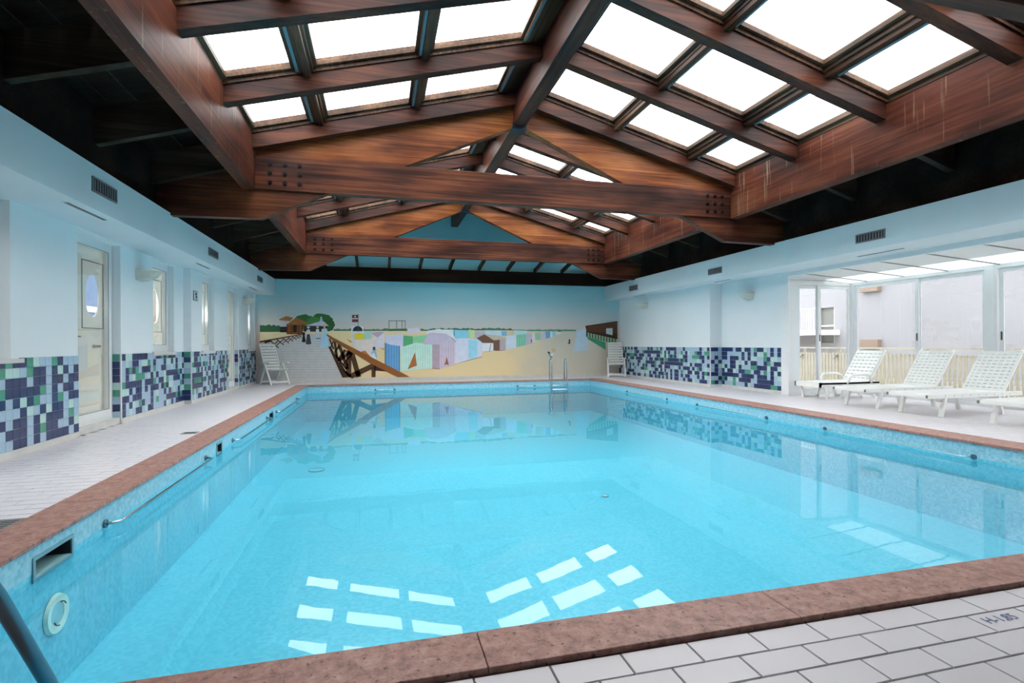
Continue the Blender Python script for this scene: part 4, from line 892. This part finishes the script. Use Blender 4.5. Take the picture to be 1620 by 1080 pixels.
# ================================================================ ROOF
SXL, SXR = -1.89, 6.83        # inner faces of the side beams
SLOPE = .268
def off(o_, d): return o_ - SLOPE * d
ceiling = root('ceiling')
def sx(side, d): return XC + side * d
# dark boarded side slopes and end bays
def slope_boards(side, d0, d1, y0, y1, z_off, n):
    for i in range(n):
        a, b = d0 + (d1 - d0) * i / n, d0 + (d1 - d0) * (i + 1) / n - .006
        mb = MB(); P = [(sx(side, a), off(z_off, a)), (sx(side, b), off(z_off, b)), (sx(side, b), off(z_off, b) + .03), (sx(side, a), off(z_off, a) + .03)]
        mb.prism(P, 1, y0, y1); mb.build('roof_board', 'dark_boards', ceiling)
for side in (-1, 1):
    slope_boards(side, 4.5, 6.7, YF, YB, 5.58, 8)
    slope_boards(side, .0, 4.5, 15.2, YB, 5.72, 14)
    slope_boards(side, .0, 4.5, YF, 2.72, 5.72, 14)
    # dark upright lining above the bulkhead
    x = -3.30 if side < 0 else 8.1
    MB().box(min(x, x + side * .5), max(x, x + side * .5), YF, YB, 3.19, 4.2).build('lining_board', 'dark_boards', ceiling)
raft = [2.64, 4.14, 5.74, 7.33, 8.90, 10.45, 11.95, 13.45, 15.00]
for y in raft:
    for side in (-1, 1):
        a, b = .11, 4.37
        P = [(sx(side, a), off(5.40, a)), (sx(side, b), off(5.40, b)), (sx(side, b), off(5.63, b)), (sx(side, a), off(5.63, a))]
        MB().prism(P, 1, y, y + .16).build('rafter', 'timber_rafter_x', ceiling)
        a, b = 4.54, 6.2
        P = [(sx(side, a), off(5.16, a)), (sx(side, b), off(5.12, b)), (sx(side, b), off(5.6, b)), (sx(side, a), off(5.6, a))]
        MB().prism(P, 1, y + .02, y + .12).build('side_joist', 'joist_wood', ceiling)
nw = [100]
COLS = [(.11, 1.82, .47, 1.71), (1.82, 3.36, 1.97, 3.235), (3.36, 4.50, 3.55, 4.315)]
skyn = 8
for k in range(len(raft) - 1):
    y0, y1 = raft[k] + .155, raft[k + 1]
    for side in (-1, 1):
        for d in (1.82, 3.36):
            P = [(sx(side, d - .045), off(5.575, d)), (sx(side, d + .045), off(5.575, d)), (sx(side, d + .045), off(5.70, d)), (sx(side, d - .045), off(5.70, d))]
            MB().prism(P, 1, y0, y1).build('glazing_bar', 'frame_brown', ceiling)
        for (o0, o1, i0, i1) in COLS:
            skyn += 1
            r = root('window_%d' % skyn)
            ya, yb = y0 - .07, y1 + .07; ia, ib = y0 + .06, y1 - .075
            def pz(d, o_): return (sx(side, d), off(o_, d))
            mb = MB()
            def strip(d0, d1, q0, q1, lo, hi): mb.prism([pz(d0, lo), pz(d1, lo), pz(d1, hi), pz(d0, hi)], 1, q0, q1)
            strip(o0, i0 - .05, ya, yb, 5.625, 5.79); strip(i1 + .05, o1, ya, yb, 5.625, 5.79); strip(i0 - .05, i1 + .05, ya, ia - .05, 5.625, 5.79); strip(i0 - .05, i1 + .05, ib + .05, yb, 5.625, 5.79)
            mb.build('frame', 'frame_brown', r)
            mb = MB()
            strip(i0 - .05, i0, ia - .05, ib + .05, 5.68, 5.735); strip(i1, i1 + .05, ia - .05, ib + .05, 5.68, 5.735); strip(i0, i1, ia - .05, ia, 5.68, 5.735); strip(i0, i1, ib, ib + .05, 5.68, 5.735)
            mb.build('sash', 'sash_lit', r)
            mb = MB(); strip(i0, i1, ia, ib, 5.718, 5.724); mb.build('pane', 'skylight_glass', r)
            e = i1 if side < 0 else i0
            mb = MB(); q = o0 + .06 if side > 0 else o0 + .055
            strip(i0 - .095, i0 - .06, ia, ib, 5.617, 5.627); mb.build('seal_strip', 'metal_blue', r)

# ridge and side beams
rb = MB().box(XC - .11, XC + .11, YF, YB, 5.06, 5.70).build('ridge_beam', 'timber_rafter_y'); tag(rb, 'long dark red timber ridge beam along the top of the glass roof', 'beam')
b1 = MB().box(SXL - .19, SXL, YF, 15.35, 3.63, 4.44).build('side_beam', 'timber_side'); tag(b1, 'long reddish timber side beam with pale drip stains, left of the skylights', 'beam', 'side beams')
b2 = MB().box(SXR, SXR + .19, YF, 15.35, 3.63, 4.44).build('side_beam', 'timber_side'); tag(b2, 'long reddish timber side beam with pale drip stains, right of the skylights', 'beam', 'side beams')

def truss(y, label):
    t = thing('roof_truss', label, 'truss', (XC, y, 3.15), 'roof trusses')
    tie = MB().box(SXL, SXR, y - .06, y + .10, 3.63, 4.17).build('tie_beam', 'timber_x', t, bevel=.008)
    for side in (-1, 1):
        for i in range(3):
            for j in range(3):
                x = (SXL + .225 + .22 * i) if side < 0 else (SXR - .20 - .165 * i); z = 3.745 + .15 * j
                mb = MB(); mb.tube([(x, y - .075, z), (x, y - .055, z)], .034, 10); mb.tube([(x, y - .085, z), (x, y - .074, z)], .019, 6); mb.build('bolt', 'bolt_black', tie)
        # upper chord, deeper towards the eaves
        a, b = .11, 4.36
        P = [(sx(side, a), 5.075 - .437 * a), (sx(side, 2.06), 4.165), (sx(side, 2.06), 4.10), (sx(side, b), 4.10), (sx(side, b), off(5.5, b)), (sx(side, a), off(5.5, a))]
        MB().prism(P, 1, y - .03, y + .14).build('chord', 'timber_lit', t)
        # bracket under the tie down to the bulkhead
        P = [(sx(side, 3.27), 3.64), (sx(side, 4.27), 3.175), (sx(side, 5.75), 3.155), (sx(side, 5.75), 4.0), (sx(side, 4.3), 4.0), (sx(side, 3.27), 3.70)]
        MB().prism(P, 1, y - .02, y + .12).build('bracket', 'timber_x', t)
    MB().box(XC - .13, XC + .13, y - .045, y + .15, 5.0, 5.12).build('ridge_shoe', 'shoe_steel', t)
    return t
truss(2.87, 'nearest timber roof truss, only its lower edge showing at the top right')
truss(9.10, 'large bolted timber roof truss crossing the middle of the room')
truss(15.15, 'smaller-looking bolted timber roof truss in front of the mural wall')

# beam on top of the mural wall with short joists
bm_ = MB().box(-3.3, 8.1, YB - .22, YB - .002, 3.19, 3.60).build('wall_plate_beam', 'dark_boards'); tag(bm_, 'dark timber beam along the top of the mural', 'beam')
for i in range(11):
    x = -2.6 + i * .98
    MB().prism([(15.3, 3.98), (YB - .05, 3.60), (YB - .05, 3.72), (15.3, 4.10)], 0, x - .04, x + .04).build('end_joist', 'joist_wood', ceiling)

# ================================================================ THINGS
def arc(c, r, a0, a1, n, f): return [f(c, r, a0 + (a1 - a0) * i / n) for i in range(n + 1)]
# ladders
def ladder(xa, xb, y_anchor, y_wall, dirn, label):
    """rails stand on the deck at y_anchor, arch over and run down past y_wall into the water; dirn=+1 pool lies to +y"""
    t = thing('pool_ladder', label, 'ladder', ((xa + xb) / 2, y_anchor, 0), 'pool ladders')
    for x in (xa, xb):
        s = dirn
        ytop = y_anchor + s * .09
        path = [(x, y_anchor, -.005), (x, y_anchor, .52)]
        for i in range(1, 9):
            a = math.pi - i * (math.pi * .86) / 8
            path.append((x, y_anchor + s * (.10 + .10 * math.cos(a)), .52 + .14 * math.sin(a)))
        path += [(x, y_wall + s * .02, .18), (x, y_wall + s * .06, .02), (x, y_wall + s * .075, -.12), (x, y_wall + s * .075, -.9)]
        rl = MB().tube(path, .021, 12).build('rail', 'chrome', t)
        MB().tube([(x, y_anchor, -.001), (x, y_anchor, .012)], .05, 16).build('flange', 'chrome', rl)
    for z in (-.16, -.42, -.68):
        st = MB(); st.bar((min(xa, xb), y_wall + dirn * .075, z), (max(xa, xb), y_wall + dirn * .075, z), .07, .025); st.build('step', 'chrome', t)
ladder(5.30, 5.80, 15.95, PY1 - .0, -1, 'chrome pool ladder at the far end in front of the mural')
# near ladder: same make, its right-hand rail crosses the lower left corner
t = thing('pool_ladder', 'steel pool ladder rail slanting across the lower left corner', 'ladder', (-1.39, 1.75, 0), 'pool ladders')
for x in (-1.138, -1.66):
    path = [(x, 1.62, FZ), (x, 1.62, .5)] + [(x, 1.72 - .10 * math.cos(math.pi * i / 9), .5 + .15 * math.sin(math.pi * i / 9)) for i in range(1, 8)] + [(x, 1.95, .378), (x, 2.2, -.04), (x, 2.26, -.16), (x, 2.27, -.9)]
    rl = MB().tube(path, .023, 14).build('rail', 'steel_pool_tint', t); MB().tube([(x, 1.62, FZ), (x, 1.62, FZ + .012)], .05, 16).build('flange', 'steel_pool_tint', rl)
for z in (-.42, -.68): MB().bar((-1.66, 2.27, z), (-1.138, 2.27, z), .07, .025).build('step', 'steel_pool_tint', t)

# grab rails on the pool walls
def grab(axis, wallc, a0, a1, s, z, label, r_=.012):
    t = thing('grab_rail', label, 'rail', ((wallc, (a0 + a1) / 2, z) if axis == 'x' else ((a0 + a1) / 2, wallc, z)), 'grab rails at the water line')
    def P(o_, a): return (wallc + s * o_, a, z) if axis == 'x' else (a, wallc + s * o_, z)
    MB().tube([P(0, a0), P(.05, a0 + .005), P(.085, a0 + .05), P(.09, a0 + .1), P(.09, a1 - .1), P(.085, a1 - .05), P(.05, a1 - .005), P(0, a1)], r_, 8).build('bar', 'chrome', t)
    for a in (a0, a1): MB().tube([P(-.002, a), P(.014, a)], .032, 12).build('rosette', 'steel_pool_tint', t)
wl, wr, wb = PX0 - I + .003, PX1 + I - .003, PY1 + I - .003
grab('x', wl, 4.52, 6.85, 1, -.17, 'chrome grab rail on the left pool wall, closest to the viewer')
grab('x', wl, 8.02, 10.3, 1, -.17, 'chrome grab rail on the left pool wall, second from the viewer')
grab('x', wl, 11.2, 13.8, 1, -.17, 'chrome grab rail on the left pool wall, farthest from the viewer')
grab('x', wr, 11.15, 13.2, -1, -.18, 'thin grab rail on the right pool wall, closest to the mural', .006)
grab('x', wr, 7.86, 9.93, -1, -.18, 'thin grab rail on the right pool wall, middle of its three', .006)
grab('x', wr, 4.53, 6.6, -1, -.18, 'thin grab rail on the right pool wall, nearest the sun loungers', .006)
grab('y', wb, -.10, .44, -1, -.17, 'short grab rail on the far pool wall, below the painted railing')
grab('y', wb, 4.19, 4.75, -1, -.17, 'short grab rail on the far pool wall, next to the ladder')
# skimmers
for i, (y0, y1, z0, z1) in enumerate(skims):
    lab = ['large open skimmer mouth in the left pool wall, in the foreground', 'skimmer mouth in the left pool wall between two grab rails, middle one', 'smallest-looking skimmer mouth in the left pool wall, farthest back'][i]
    t = thing('skimmer', lab, 'pool skimmer', (wl, (y0 + y1) / 2, z0), 'pool skimmers'); x = wl
    mb = MB(); f = .022
    for q in ((y0 - f, y1 + f, z1, z1 + f), (y0 - f, y1 + f, z0 - f, z0), (y0 - f, y0, z0, z1), (y1, y1 + f, z0, z1)): mb.box(x - .001, x + .008, q[0], q[1], q[2], q[3])
    mb.build('frame', 'skimmer_frame', t)
    mb = MB(); d = .17
    mb.box(x - d - .01, x - d, y0, y1, z0, z1); mb.box(x - d, x - .001, y0, y0 + .004, z0, z1); mb.box(x - d, x - .001, y1 - .004, y1, z0, z1); mb.box(x - d, x - .001, y0, y1, z1 - .004, z1); mb.build('throat', 'skimmer_dark', t)
    MB().box(x - d, x - .001, y0, y1, z0, z0 + .004).build('weir', 'light_lens', t)
# underwater lamp
t = thing('underwater_lamp', 'round white underwater lamp on the left pool wall, lower left', 'lamp', (wl, 3.90, -.52))
def disc(x0, x1, cy, cz, r0, r1, n=28):
    mb = MB()
    for i in range(n):
        a, b = 2 * math.pi * i / n, 2 * math.pi * (i + 1) / n
        def p(x, r, an): return (x, cy + r * math.cos(an), cz + r * math.sin(an))
        mb.face([p(x0, r1, a), p(x0, r1, b), p(x1, r1 * .94, b), p(x1, r1 * .94, a)], 0, True)
        if r0 > 0: mb.face([p(x1, r1 * .94, a), p(x1, r1 * .94, b), p(x1 - .006, r0, b), p(x1 - .006, r0, a)], 0, True); mb.face([p(x1 - .006, r0, a), p(x1 - .006, r0, b), p(x0, r0, b), p(x0, r0, a)])
        else: mb.face([p(x1, r1 * .94, a), p(x1, r1 * .94, b), (x1 + .004, cy, cz)], 0, True)
    return mb
disc(wl, wl + .022, 3.90, -.53, .072, .122).build('rim', 'light_rim', t); disc(wl, wl + .010, 3.90, -.53, 0, .076).build('lens', 'light_lens', t)
for a in (.5, 3.6):
    MB().tube([(wl + .03, 3.90 + .07 * math.cos(a + k * .16), -.53 + .07 * math.sin(a + k * .16)) for k in range(7)], .004, 6).build('clip', 'bolt_black', t)

# floor drains beside the pool
for (x0, x1, y0, y1, lab) in ((-2.48, -2.315, 4.02, 4.27, 'grey metal drain plate beside the coping at the left edge'), (-2.55, -2.36, 7.78, 7.93, 'small grey drain plate beside the coping on the left deck')):
    t = thing('floor_drain', lab, 'drain', ((x0 + x1) / 2, (y0 + y1) / 2, FZ), 'deck drains')
    MB().box(x0, x1, y0, y1, FZ - .004, FZ + .005).build('plate', 'drain_metal', t)
    for i in range(5):
        y = y0 + .03 + (y1 - y0 - .06) * (i + .5) / 5; MB().box(x0 + .03, x1 - .03, y - .007, y + .007, FZ + .004, FZ + .0056).build('slot', 'vent_dark', t)

# wall lamps: plaster wedge uplighters
def sconce(x, s, y, z, label):
    t = thing('wall_lamp', label, 'lamp', (x, y, z), 'plaster wall lamps')
    mb = MB(); n = 10; D, H, Wd = .34, .15, .34
    top = []; bot = []
    for i in range(n + 1):
        a = math.pi * i / n
        top.append((x + s * D * math.sin(a) ** .7, y - Wd / 2 * math.cos(a), z + H)); bot.append((x + s * D * .42 * math.sin(a), y - Wd / 2 * .8 * math.cos(a), z))
    for i in range(n): mb.face([bot[i], bot[i + 1], top[i + 1], top[i]], 0, True)
    mb.face(bot); inn = [(p[0] - s * .012 if 0 < i < n else p[0], y + (p[1] - y) * .94, z + H - .002) for i, p in enumerate(top)]
    for i in range(n): mb.face([top[i], top[i + 1], inn[i + 1], inn[i]])
    low = [(x + (p[0] - x) * .8, y + (p[1] - y) * .9, z + .05) for p in inn]
    for i in range(n): mb.face([inn[i], inn[i + 1], low[i + 1], low[i]], 0, True)
    mb.face(low); mb.build('bowl', 'lamp_plaster', t)
    MB().box(min(x, x + s * .012), max(x, x + s * .012), y - .12, y + .12, z - .01, z + H + .03).build('back_plate', 'lamp_plaster', t)
    MB().tube([(x + s * .09, y - .07, z + .09), (x + s * .09, y + .07, z + .09)], .02, 10).build('bulb', 'sign_white', t)
sconce(XLB, 1, 9.78, 2.22, 'white plaster wedge lamp on the left wall beside the first door')
sconce(XLC, 1, 16.0, 2.30, 'white plaster wedge lamp on the left wall near the mural')
sconce(XRN, -1, 10.95, 2.20, 'white plaster wedge lamp on the right wall next to the glazed bay')
sconce(XRF, -1, 15.45, 2.28, 'white plaster wedge lamp on the right wall near the mural')

# small sign on the left wall
t = thing('wall_sign', 'small framed pictogram sign on the left wall between two windows', 'sign', (XLC, 11.98, 2.1))
MB().box(XLC, XLC + .012, 11.87, 12.13, 2.07, 2.27).build('frame', 'shutter_grey', t)
MB().box(XLC + .012, XLC + .016, 11.885, 12.115, 2.085, 2.255).build('plate', 'sign_white', t)
mb = MB(); mb.box(XLC + .016, XLC + .019, 11.95, 12.04, 2.18, 2.235); mb.box(XLC + .016, XLC + .019, 11.965, 12.06, 2.13, 2.17); mb.box(XLC + .016, XLC + .019, 11.95, 12.08, 2.10, 2.115); mb.build('pictogram', 'lacquer_dark', t)

# folding chairs
def chair(label, loc, rz):
    t = bpy.data.objects.new('folding_chair', None); COL.objects.link(t); tag(t, label, 'chair', 'white folding chairs by the mural'); t.empty_display_size = .1
    W2 = .26; p = 'chair_white'
    def mk(mb, name, par=None): 
        o = bpy.data.objects.new(name, mb.mesh(name, p)); COL.objects.link(o); o.parent = par or t; return o
    for s in (-1, 1):
        x = s * (W2 + .03)
        mk(MB().bar((x, -.32, 0), (x, .02, .63), .035, .05, (1, 0, 0)), 'leg'); mk(MB().bar((x - s * .036, .33, 0), (x - s * .036, -.0, .63), .03, .05, (1, 0, 0)), 'leg')
        mb = MB(); mb.box(x - .032, x + .032, -.27, .20, .635, .665); mk(mb, 'armrest')
        mk(MB().bar((s * (W2 - .02), .06, .40), (s * (W2 - .02), .37, 1.19), .034, .03, (1, 0, 0)), 'stile')
        mk(MB().bar((s * (W2 - .01), -.27, .455), (s * (W2 - .01), .12, .40), .03, .04, (1, 0, 0)), 'seat_rail')
    for i in range(9):
        k = i / 8; y0, z0 = .085 + .275 * k, .47 + .70 * k
        mk(MB().bar((-W2 + .03, y0, z0), (W2 - .03, y0, z0), .07, .014, (0, -.93, .37)), 'back_slat')
    for i in range(6):
        k = i / 5; y0, z0 = -.25 + .33 * k, .465 - .05 * k
        mk(MB().bar((-W2 + .02, y0, z0), (W2 - .02, y0, z0), .058, .016), 'seat_slat')
    mk(MB().bar((-W2 - .03, -.275, .085), (W2 + .03, -.275, .085), .025, .05), 'stretcher'); mk(MB().bar((-W2, .285, .085), (W2, .285, .085), .025, .05), 'stretcher')
    t.location = loc; t.rotation_euler = (0, 0, rz)
    return t
chair('white slatted folding armchair in the left corner, turned towards the pool', (-3.02, 16.85, FZ), math.radians(42))
chair('white slatted folding armchair in the right corner, facing the viewer', (8.05, 16.85, FZ), math.radians(-21))

# sun loungers
def slab_with_slots(x0, z0, x1, z1, w, rows, cols, thick, gap=.012):
    """perforated plastic panel: cross strips joined by lengthwise ribs, between two end points in the xz plane"""
    mb = MB(); L_ = math.hypot(x1 - x0, z1 - z0); ux, uz = (x1 - x0) / L_, (z1 - z0) / L_; nx, nz = -uz, ux
    def P(a, y, t): return (x0 + ux * a + nx * t, y, z0 + uz * a + nz * t)
    def blk(a0, a1, y0, y1):
        c = [P(a, y, t) for t in (0, thick) for a, y in ((a0, y0), (a1, y0), (a1, y1), (a0, y1))]; n = len(mb.v); mb.v += c
        for q in ((0, 3, 2, 1), (4, 5, 6, 7), (0, 1, 5, 4), (1, 2, 6, 5), (2, 3, 7, 6), (3, 0, 4, 7)): mb.f.append([n + i for i in q]); mb.mi.append(0); mb.smooth.append(False)
    pitch = L_ / rows
    for i in range(rows): blk(i * pitch, (i + 1) * pitch - gap, -w / 2, w / 2)
    cw = w / cols
    for i in range(rows - 1):
        a0, a1 = (i + 1) * pitch - gap, (i + 1) * pitch
        for j in range(cols + 1):
            yy = -w / 2 + j * cw; blk(a0, a1, max(-w / 2, yy - cw * .18), min(w / 2, yy + cw * .18))
        blk(a0, a1, -w / 2, -w / 2 + .03); blk(a0, a1, w / 2 - .03, w / 2)
    return mb
def lounger_strap(label):
    t = bpy.data.objects.new('sun_lounger', None); COL.objects.link(t); tag(t, label, 'sun lounger', 'sun loungers in the glazed bay'); t.empty_display_size = .1
    def mk(mb, name, par=None, mat='plastic_white'):
        o = bpy.data.objects.new(name, mb.mesh(name, mat)); COL.objects.link(o); o.parent = par or t; return o
    W_ = .68; H = .335
    se = mk(slab_with_slots(.02, H, 1.66, H, W_ - .08, 24, 7, .022), 'seat')
    bk = mk(slab_with_slots(1.63, H + .01, 2.06, H + .66, W_ - .06, 12, 7, .024), 'backrest')
    for s in (-1, 1):
        y = s * (W_ / 2 - .02)
        rl = mk(MB().bar((0, y, H - .01), (1.98, y, H - .01), .04, .07), 'side_rail')
        for k in range(9):
            xx = .35 + k * .17; mk(MB().tube([(xx, y + s * .018, H - .01), (xx, y + s * .022, H - .01)], .008, 6), 'stud', rl, 'vent_grey')
        mk(MB().bar((1.63, s * (W_ / 2 - .045), H + .03), (2.07, s * (W_ / 2 - .045), H + .69), .03, .035, (0, 1, 0)), 'back_rail', bk)
        mk(MB().bar((.36, y, H - .02), (.27, y, 0), .04, .06, (0, 1, 0)), 'leg'); mk(MB().bar((1.46, y, H - .02), (1.55, y, 0), .04, .06, (0, 1, 0)), 'leg')
        mk(MB().bar((1.90, s * .2, H), (1.90, s * .2, H + .38), .02, .02), 'prop', bk)
        mk(MB().box(-.008, .004, y - .014, y + .014, H - .035, H + .01), 'end_cap', rl, 'vent_grey')
    mk(MB().bar((.02, -W_ / 2 + .02, H - .01), (.02, W_ / 2 - .02, H - .01), .04, .05), 'cross_bar'); mk(MB().bar((.34, -W_ / 2 + .03, H - .06), (.34, W_ / 2 - .03, H - .06), .03, .04), 'cross_bar'); mk(MB().bar((1.48, -W_ / 2 + .03, H - .06), (1.48, W_ / 2 - .03, H - .06), .03, .04), 'cross_bar')
    return t
def lounger_resin(label):
    t = bpy.data.objects.new('sun_lounger', None); COL.objects.link(t); tag(t, label, 'sun lounger', 'sun loungers in the glazed bay'); t.empty_display_size = .1
    def mk(mb, name, par=None, mat='plastic_white'):
        o = bpy.data.objects.new(name, mb.mesh(name, mat)); COL.objects.link(o); o.parent = par or t; return o
    W_ = .66; H = .31
    se = mk(slab_with_slots(.0, H, 1.5, H, W_, 8, 4, .035, .02), 'seat')
    mk(MB().box(-.02, 1.5, -W_ / 2, -W_ / 2 + .03, H - .055, H + .04), 'skirt', se); mk(MB().box(-.02, 1.5, W_ / 2 - .03, W_ / 2, H - .055, H + .04), 'skirt', se); mk(MB().box(-.02, .02, -W_ / 2, W_ / 2, H - .055, H + .04), 'skirt', se)
    bk = mk(slab_with_slots(1.24, H + .02, 1.66, H + .67, W_ - .04, 9, 6, .035, .016), 'backrest')
    for s in (-1, 1):
        y = s * (W_ / 2 - .02)
        for x0, x1 in ((.10, .62), (.92, 1.42)):        # flared skid legs
            lg = MB(); a = .09
            lg.bar((x0, y, H - .03), (x0 + a, y, .03), .045, .05, (0, 1, 0)); lg.bar((x1, y, H - .03), (x1 - a, y, .03), .045, .05, (0, 1, 0)); lg.bar((x0 + a - .03, y, .022), (x1 - a + .03, y, .022), .05, .045)
            mk(lg, 'skid_leg')
        path = [(.66, s * (W_ / 2), H), (.69, s * (W_ / 2 + .02), H + .13), (.76, s * (W_ / 2 + .03), H + .18), (1.1, s * (W_ / 2 + .03), H + .19), (1.22, s * (W_ / 2 + .02), H + .15), (1.27, s * (W_ / 2), H)]
        mk(MB().tube(path, .024, 8), 'armrest')
        mk(MB().bar((1.24, s * (W_ / 2 - .015), H + .03), (1.67, s * (W_ / 2 - .015), H + .69), .03, .04, (0, 1, 0)), 'back_rail', bk)
    return t
o = lounger_resin('moulded white resin sun lounger with armrests, closest to the corner post'); o.location = (8.62, 9.0, FZ)
la = lounger_strap('white slatted sun lounger on straight legs, beside the resin one with armrests'); la.location = (8.15, 7.585, FZ)
lb = copy_tree(la); lb['label'] = 'white slatted sun lounger in front of the wide glazing post'; lb.location = (8.15, 6.53, FZ)
lc = copy_tree(la); lc['label'] = 'white slatted sun lounger cut off by the right edge of the picture'; lc.location = (8.15, 5.18, FZ)

# ================================================================ OUTSIDE
tr = MB().box(XG + .1, 30, -12, 40, -.6, -.08).build('ground_terrace', 'terrace', kind='structure')
MB().box(-30, -4.3, -12, 45, -.6, -.08).build('ground_yard', 'terrace', kind='structure')
MB().box(-5.6, -5.4, -6, 9.4, -.1, 4.2).build('wall_light_block', 'house_beige', kind='structure')  # added unseen wall that cuts daylight on the near window's jamb
fence = thing('balcony_fence', 'cream upright-slat fence with a top rail outside the glazed bay', 'fence', (12.2, 8.0, -.08))
FX = 12.2; y = .6; sm = None
slatm = MB().box(-.012, .012, -.029, .029, 0, .90).mesh('slat', 'fence_cream')
k = 0
while y < 16.5:
    o = bpy.data.objects.new('slat', slatm); COL.objects.link(o); o.parent = fence; o.location = (0, y - 8.0, .03 + .006 * (k % 3)); y += .105; k += 1
MB().box(FX - .03, FX + .05, .5, 16.6, .97, 1.01).build('top_rail', 'fence_cream', fence)
MB().box(FX + .012, FX + .04, .5, 16.6, .80, .84).build('rail', 'fence_cream', fence); MB().box(FX + .012, FX + .04, .5, 16.6, .06, .10).build('rail', 'fence_cream', fence)
yy = .9
while yy < 16.6:
    MB().box(FX + .04, FX + .09, yy - .025, yy + .025, -.08, .97).build('post', 'fence_cream', fence)
    cl = MB(); cl.box(FX - .05, FX - .012, yy - .02, yy + .02, .74, .80); cl.bar((FX - .05, yy, .75), (FX - .09, yy + .05, .69), .025, .025); cl.build('bracket', 'vent_grey', fence)
    yy += 1.2
# neighbouring house, its wall carried up out of view to shade the terrace
HX = 17.0
h = thing('neighbour_house', 'pale lilac-grey house wall behind the terrace fence', 'building', (HX, 14, -.1))
mb = MB(); holes_boxes(mb, HX, HX + .3, 'x', -4, 17.75, -.1, 11, [(16.45, 17.15, 1.12, 2.5)]); mb.box(HX, HX + .3, 17.75, 28, -.1, 11); mb.build('wall', 'house_lilac', h)
wn = MB().box(HX + .12, HX + .16, 16.45, 17.15, 1.12, 2.5).build('window', 'shutter_grey', h); MB().box(HX + .09, HX + .13, 16.45, 17.15, 1.76, 1.82).build('transom', 'balcony_white', wn); MB().box(HX + .05, HX + .13, 16.42, 16.52, 1.12, 2.5).build('reveal', 'balcony_white', wn)
bl = MB().box(HX - 1.1, HX, 16.2, 19.5, 1.42, 1.62).build('balcony', 'balcony_white', h)
MB().box(HX - 1.1, HX - 1.06, 16.2, 19.5, 2.40, 2.44).build('rail', 'balcony_white', bl)
for i in range(30): MB().box(HX - 1.09, HX - 1.07, 16.22 + i * .112, 16.235 + i * .112, 1.62, 2.40).build('baluster', 'balcony_white', bl)
for z in (2.93, .95): MB().box(HX - .18, HX, 14.5, 15.2, z, z + .28).build('ledge', 'ledge_brown', h)
# yard side: two stand-in houses behind the oval lights, raised to block white sky
h = thing('blue_house', 'blue-grey house with a white band glimpsed through the oval door light', 'building', (-9, 17, -.1))
MB().box(-9.4, -9, 15, 21.05, -.1, 7.5).build('wall', 'house_blue', h); MB().box(-9.02, -8.95, 15, 21, 2.25, 2.42).build('band', 'balcony_white', h)
h = thing('beige_house', 'beige house wall glimpsed through the far oval window lights', 'building', (-9, 30, -.1))
MB().box(-9.4, -9, 21.05, 44, -.1, 7.5).build('wall', 'house_beige', h); MB().box(-9.02, -8.96, 21.05, 44, 1.0, 1.1).build('band', 'ledge_brown', h)
